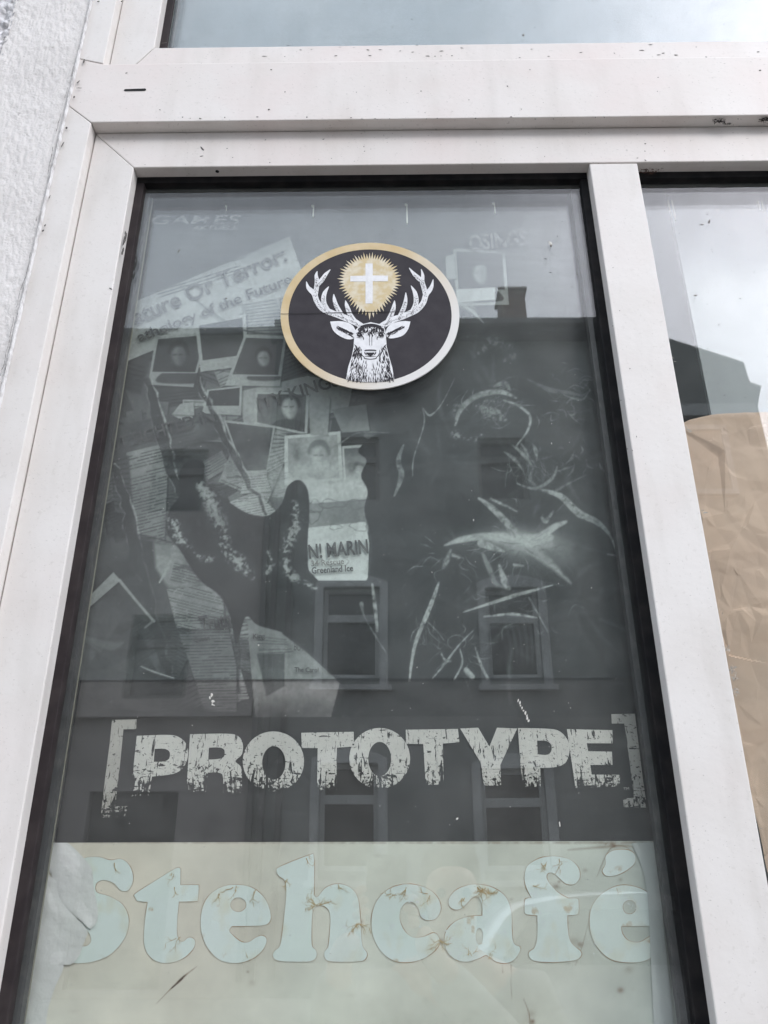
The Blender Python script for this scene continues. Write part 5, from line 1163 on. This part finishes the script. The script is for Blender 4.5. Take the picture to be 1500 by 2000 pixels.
box('string_course', (lx0, -WD-.018, zs1-.12), (lx1, -WD+.14, zs1+.05), M_FAC2, hl)
mesh('roof', [(lx0, -WD+.2, le_), (lx1, -WD+.2, le_), (lx1, -WD-5, le_+1.2), (lx0, -WD-5, le_+1.2), (lx0, -WD-9, le_), (lx1, -WD-9, le_), (lx0, -WD+.2, le_-.12), (lx1, -WD+.2, le_-.12)], [(0, 1, 2, 3), (3, 2, 5, 4), (6, 7, 1, 0), (0, 3, 4), (1, 5, 2)], M_SLATE, hl)
box('wall', (lx0, -WD-9, 0), (lx1, -WD-.32, le_-.13), M_FAC2, hl)
# corner house at the right
WC = 9.6
ch = empty('corner_house', (across(1400, 900, WC).x, -WC-3, 0), 'corner house with stepped cornice, its sloping gable mirrored in the right pane', 'house')
gx = [across(*p, WC) for p in ((1190, 640), (1305, 658), (1452, 706), (1464, 744), (1486, 752), (1479, 792))]
prof = [(p.x, p.z) for p in gx] + [(gx[-1].x+.05, 0), (gx[0].x+.3, 0), (gx[0].x+.3, gx[0].z-1)]
prism_xz('gable_wall', prof, -WC, -WC-6, M_FAC1, ch)
cz = gx[-1].z
a_, b_ = gx[1], gx[2]
wq = (gx[2].x-1.3, gx[5].z-1.5, gx[2].x-.5, gx[5].z-.35)
multi('window', [box_v((wq[0], -WC+.003, wq[1]), (wq[2], -WC+.05, wq[1]+.08)), box_v((wq[0], -WC+.003, wq[3]-.08), (wq[2], -WC+.05, wq[3])), box_v((wq[0], -WC+.003, wq[1]+.081), (wq[0]+.08, -WC+.05, wq[3]-.081)), box_v((wq[2]-.08, -WC+.003, wq[1]+.081), (wq[2], -WC+.05, wq[3]-.081))], M_SURR, ch)
box('cornice', (gx[0].x+.3, -WC+.001, cz-.22), (gx[-1].x-.1, -WC+.12, cz-.02), M_SURR, ch)

# parked car on the far side of the road
def car():
    Y0 = -6.5; xw = across(1080, 1960, -Y0).x
    rim = mat('car_rim_silver', (.6, .6, .6), .3, metal=.7); tyre = mat('tyre_rubber', (.02, .02, .02), .8)
    paint = mat('light_silver_car_paint', (.85, .85, .86), .13, spec=1.0, metal=.35); glass = mat('car_glass', (.02, .025, .03), .05, spec=.8)
    e = empty('parked_car', (xw+1.3, Y0-.85, -.12), 'light silver hatchback parked across the road, mirrored in the lower right pane', 'car')
    zg = -.12
    side = [(-.75, .35), (-.78, .60), (-.72, .92), (-.55, 1.02), (-.30, 1.34), (-.05, 1.44), (.6, 1.50), (1.25, 1.46), (1.85, 1.12), (2.05, 1.02), (2.85, .92), (3.05, .78), (3.08, .42), (3.02, .28)]
    side = smoothloop(side + [(2.95, .22), (-.65, .22)], 3)
    def prf(pts, ins):
        return pts
    ys = [(-0.0, .07), (-.05, .0), (-.85, -.02), (-1.65, .0), (-1.70, .07)]
    V = []; n = len(side)
    for yo, ins in ys:
        for x, z in side:
            k = ins + max(0, z-.95)*.28*(1 if abs(yo+.85) > .5 else 0)
            yy = Y0 + yo + (-k if yo > -.85 else (k if yo < -.85 else 0)); V.append((xw + x + ins*(.3 if x < 1 else -.3), yy, zg + z))
    Fc = []
    for r in range(len(ys)-1):
        for i in range(n): Fc.append((r*n+i, r*n+(i+1) % n, (r+1)*n+(i+1) % n, (r+1)*n+i))
    Fc += [tuple(range(n-1, -1, -1)), tuple(range((len(ys)-1)*n, len(ys)*n))]
    b = mesh('body', V, Fc, paint, e, True)
    for wx in (0, 2.45):
        for wy in (0, -1.55):
            k = 28; c0 = (xw+wx, Y0+.012+wy, zg+.31)
            ring = []
            V = []; Fc = []
            for rr2, yy in ((.31, -.18), (.31, .012), (.27, .022), (.205, .016)):
                V += [(c0[0]+rr2*math.cos(2*math.pi*i/k), c0[1]+yy, c0[2]+rr2*math.sin(2*math.pi*i/k)) for i in range(k)]
            for r in range(3): Fc += [(r*k+i, r*k+(i+1) % k, (r+1)*k+(i+1) % k, (r+1)*k+i) for i in range(k)]
            Fc.append(tuple(range(k)))
            w_ = mesh('wheel', V, Fc, tyre, e, True)
            V = [(c0[0], c0[1]+.03, c0[2])]; Fc = []
            for s in range(10):
                a = 2*math.pi*s/10; 
                for da, rr2 in ((-.08, .04), (.08, .04), (.12, .2), (-.12, .2)): V.append((c0[0]+rr2*math.cos(a+da), c0[1]+.024, c0[2]+rr2*math.sin(a+da)))
                Fc.append((1+4*s, 2+4*s, 3+4*s, 4+4*s))
            mesh('rim', V, Fc, rim, w_)
        arch = [(xw+wx+.37*math.cos(t), zg+.31+.37*math.sin(t)) for t in np.linspace(0, math.pi, 16)] + [(xw+wx+.33*math.cos(t), zg+.31+.33*math.sin(t)) for t in np.linspace(math.pi, 0, 16)]
        prism_xz('wheel_arch', arch, Y0+.03, Y0-.05, paint, e)
    def side_pane(pts, nm='side_window'):
        V = [(xw+x, Y0 - .005 - max(0, z-.95)*.28+.012, zg+z) for x, z in pts]; mesh(nm, V, [tuple(range(len(V)))], glass, e)
    side_pane([(-.38, 1.02), (.18, 1.00), (.18, 1.38), (-.10, 1.34)]); side_pane([(.25, 1.00), (1.0, .99), (1.0, 1.38), (.25, 1.40)]); side_pane([(1.07, .99), (1.78, 1.0), (1.32, 1.32), (1.07, 1.38)])
car()

# ================================================================== THE PHOTOGRAPHER, mirrored in the glass
SK = mat('skin', (.50, .30, .22), .5, (.44, .26, .19), 30)
COAT = mat('light_grey_jacket', (.34, .34, .33), .85, (.28, .28, .27), 25, bump=.4, bscale=200)
TRO = mat('dark_trousers', (.05, .055, .07), .85)
HAIR = mat('brown_hair', (.05, .03, .02), .6, (.08, .05, .03), 60, bump=.6, bscale=120)
px0, py0 = .14, -1.30
person = empty('person', (px0, py0, 0), 'person in a light grey jacket raising a phone with both hands, mirrored in the glass', 'person')
def skin(name, pts, edges, radii, m, sub=2, root=0):
    off = Vector(person.location); me = bpy.data.meshes.new(name); me.from_pydata([tuple(Vector(p)-off) for p in pts], edges, []); me.update(); me.materials.append(m)
    o = link(bpy.data.objects.new(name, me), person)
    md = o.modifiers.new('skin', 'SKIN'); md.use_smooth_shade = True
    for i, r in enumerate(radii):
        s = me.skin_vertices[0].data[i]; s.radius = (r, r) if not isinstance(r, tuple) else r; s.use_root = (i == root)
    sb = o.modifiers.new('sub', 'SUBSURF'); sb.levels = sub; sb.render_levels = sub
    return o
xl = lambda dx, dy, z: (px0+dx, py0+dy, z)
phc = Vector((-.013, -.806, CAMZ-.053))                # phone centre
HR = (.040, -.86, CAMZ-.115); HL = (-.070, -.86, CAMZ-.120)
# body: pelvis, spine, neck, head, arms, legs in one mesh
pts = [xl(0, 0, .88), xl(0, 0, 1.08), xl(0, .01, 1.28), xl(0, .005, 1.40), xl(0, .02, 1.46), xl(0, .035, 1.52), xl(0, .035, 1.60), xl(0, .03, 1.645),
       xl(.17, .0, 1.36), xl(.25, .08, 1.14), (HR[0]+.035, HR[1]-.06, HR[2]-.055), (HR[0]+.012, HR[1]-.02, HR[2]-.01),
       xl(-.17, .0, 1.36), xl(-.27, .08, 1.14), (HL[0]-.035, HL[1]-.06, HL[2]-.055), (HL[0]-.012, HL[1]-.02, HL[2]-.01),
       xl(.09, 0, .80), xl(.11, .02, .46), xl(.12, -.02, .09), xl(.13, .12, .04), xl(-.09, 0, .80), xl(-.11, .02, .46), xl(-.12, -.02, .09), xl(-.13, .12, .04)]
ed = [(0, 1), (1, 2), (2, 3), (3, 4), (4, 5), (5, 6), (6, 7), (3, 8), (8, 9), (9, 10), (10, 11), (3, 12), (12, 13), (13, 14), (14, 15), (0, 16), (16, 17), (17, 18), (18, 19), (0, 20), (20, 21), (21, 22), (22, 23)]
rad = [.13, .115, .13, .10, .05, (.062, .075), (.075, .09), (.05, .06), .05, .038, .025, (.034, .02), .05, .038, .025, (.034, .02), .08, .05, .038, .035, .08, .05, .038, .035]
skin('body', pts, ed, rad, SK)
jp = [xl(0, 0, .80), xl(0, 0, 1.08), xl(0, .01, 1.28), xl(0, .005, 1.40), xl(.175, .0, 1.37), xl(.255, .08, 1.14), (HR[0]+.045, HR[1]-.08, HR[2]-.08), xl(-.175, .0, 1.37), xl(-.275, .08, 1.14), (HL[0]-.045, HL[1]-.08, HL[2]-.08)]
skin('jacket', jp, [(0, 1), (1, 2), (2, 3), (3, 4), (4, 5), (5, 6), (3, 7), (7, 8), (8, 9)], [(.18, .14), (.17, .13), (.185, .135), (.12, .10), .07, .058, .045, .07, .058, .045], COAT)
skin('trousers', [xl(0, 0, .90), xl(.095, 0, .80), xl(.11, .02, .46), xl(.12, -.02, .12), xl(-.095, 0, .80), xl(-.11, .02, .46), xl(-.12, -.02, .12)], [(0, 1), (1, 2), (2, 3), (0, 4), (4, 5), (5, 6)], [.15, .10, .075, .06, .10, .075, .06], TRO)
skin('hair', [xl(0, -.03, 1.50), xl(0, -.03, 1.60), xl(0, .01, 1.665), xl(0, .06, 1.665)], [(0, 1), (1, 2), (2, 3)], [(.07, .05), (.085, .065), (.08, .06), (.06, .03)], HAIR)
for s in (-1, 1):
    for k in range(4):                              # fingers round the back edge, on the phone's sides
        hx = (HR if s > 0 else HL); z0 = hx[2] + .012 + k*.019; ex = phc.x + s*.039
        pth = [(hx[0]+s*.004, hx[1]+.002, z0-.006), (ex+s*.012, -.842+k*.004*.4, z0), (ex+s*.010, -.812, z0+.004), (ex-s*.012+s*.004*k, -.794, z0+.006)]
        skin('finger', pth, [(0, 1), (1, 2), (2, 3)], [.0095, .009, .008, .007], SK, 1)
    hx = (HR if s > 0 else HL); ex = phc.x + s*.036
    skin('thumb', [(hx[0], hx[1], hx[2]), (ex+s*.006, -.848, hx[2]+.03), (ex-s*.010, -.832, hx[2]+.055)], [(0, 1), (1, 2)], [.012, .0105, .009], SK, 1)
# face features
def ball(name, c_, r, m, parent, s=(1, 1, 1)):
    V = []; Fc = []; a, b = 10, 12
    for i in range(a+1):
        t = math.pi*i/a
        for j in range(b): V.append((c_[0]+r*s[0]*math.sin(t)*math.cos(2*math.pi*j/b), c_[1]+r*s[1]*math.sin(t)*math.sin(2*math.pi*j/b), c_[2]+r*s[2]*math.cos(t)))
    for i in range(a):
        for j in range(b): Fc.append((i*b+j, (i+1)*b+j, (i+1)*b+(j+1) % b, i*b+(j+1) % b))
    return mesh(name, V, Fc, m, parent, True)
EYE = mat('eye_dark', (.02, .015, .01), .2)
for s in (-1, 1): ball('eye', xl(s*.030, .108, 1.585), .011, EYE, person); ball('ear', xl(s*.080, .03, 1.575), .03, SK, person, (.35, .6, 1))
ball('nose', xl(0, .122, 1.56), .016, SK, person, (.8, 1, 1.5)); ball('mouth', xl(0, .108, 1.523), .022, mat('lips', (.36, .14, .12), .5), person, (1, .4, .35))
for s in (-1, 1): ball('shoe', xl(s*.125, .07, .045), .055, EYE, person, (.9, 2.2, .8))
phone = empty('phone', phc, 'dark phone held up in two hands, mirrored at the top of the café sign', 'phone')
def rot_box(name, w, h, d, cx, cz, cy, m, bev=0):
    o = mesh(name, *box_v((-w/2+cx, -d/2+cy, -h/2+cz), (w/2+cx, d/2+cy, h/2+cz)), m); o.data.transform(Matrix.Rotation(0, 4, 'X')); o.parent = phone; o.rotation_euler = (PITCH, 0, 0)
    if bev: bevel(o, bev, 4)
    return o
M_PH = mat('grey_phone_case', (.10, .10, .105), .4); M_LENS = mat('lens_black', (.01, .01, .012), .05)
rot_box('case', .078, .155, .009, 0, 0, -.010, M_PH, .0042)
rot_box('screen', .071, .148, .0006, 0, 0, -.0149, M_LENS)
rot_box('lens_plate', .036, .036, .0015, .012, .053, -.0047, M_PH, .0006)
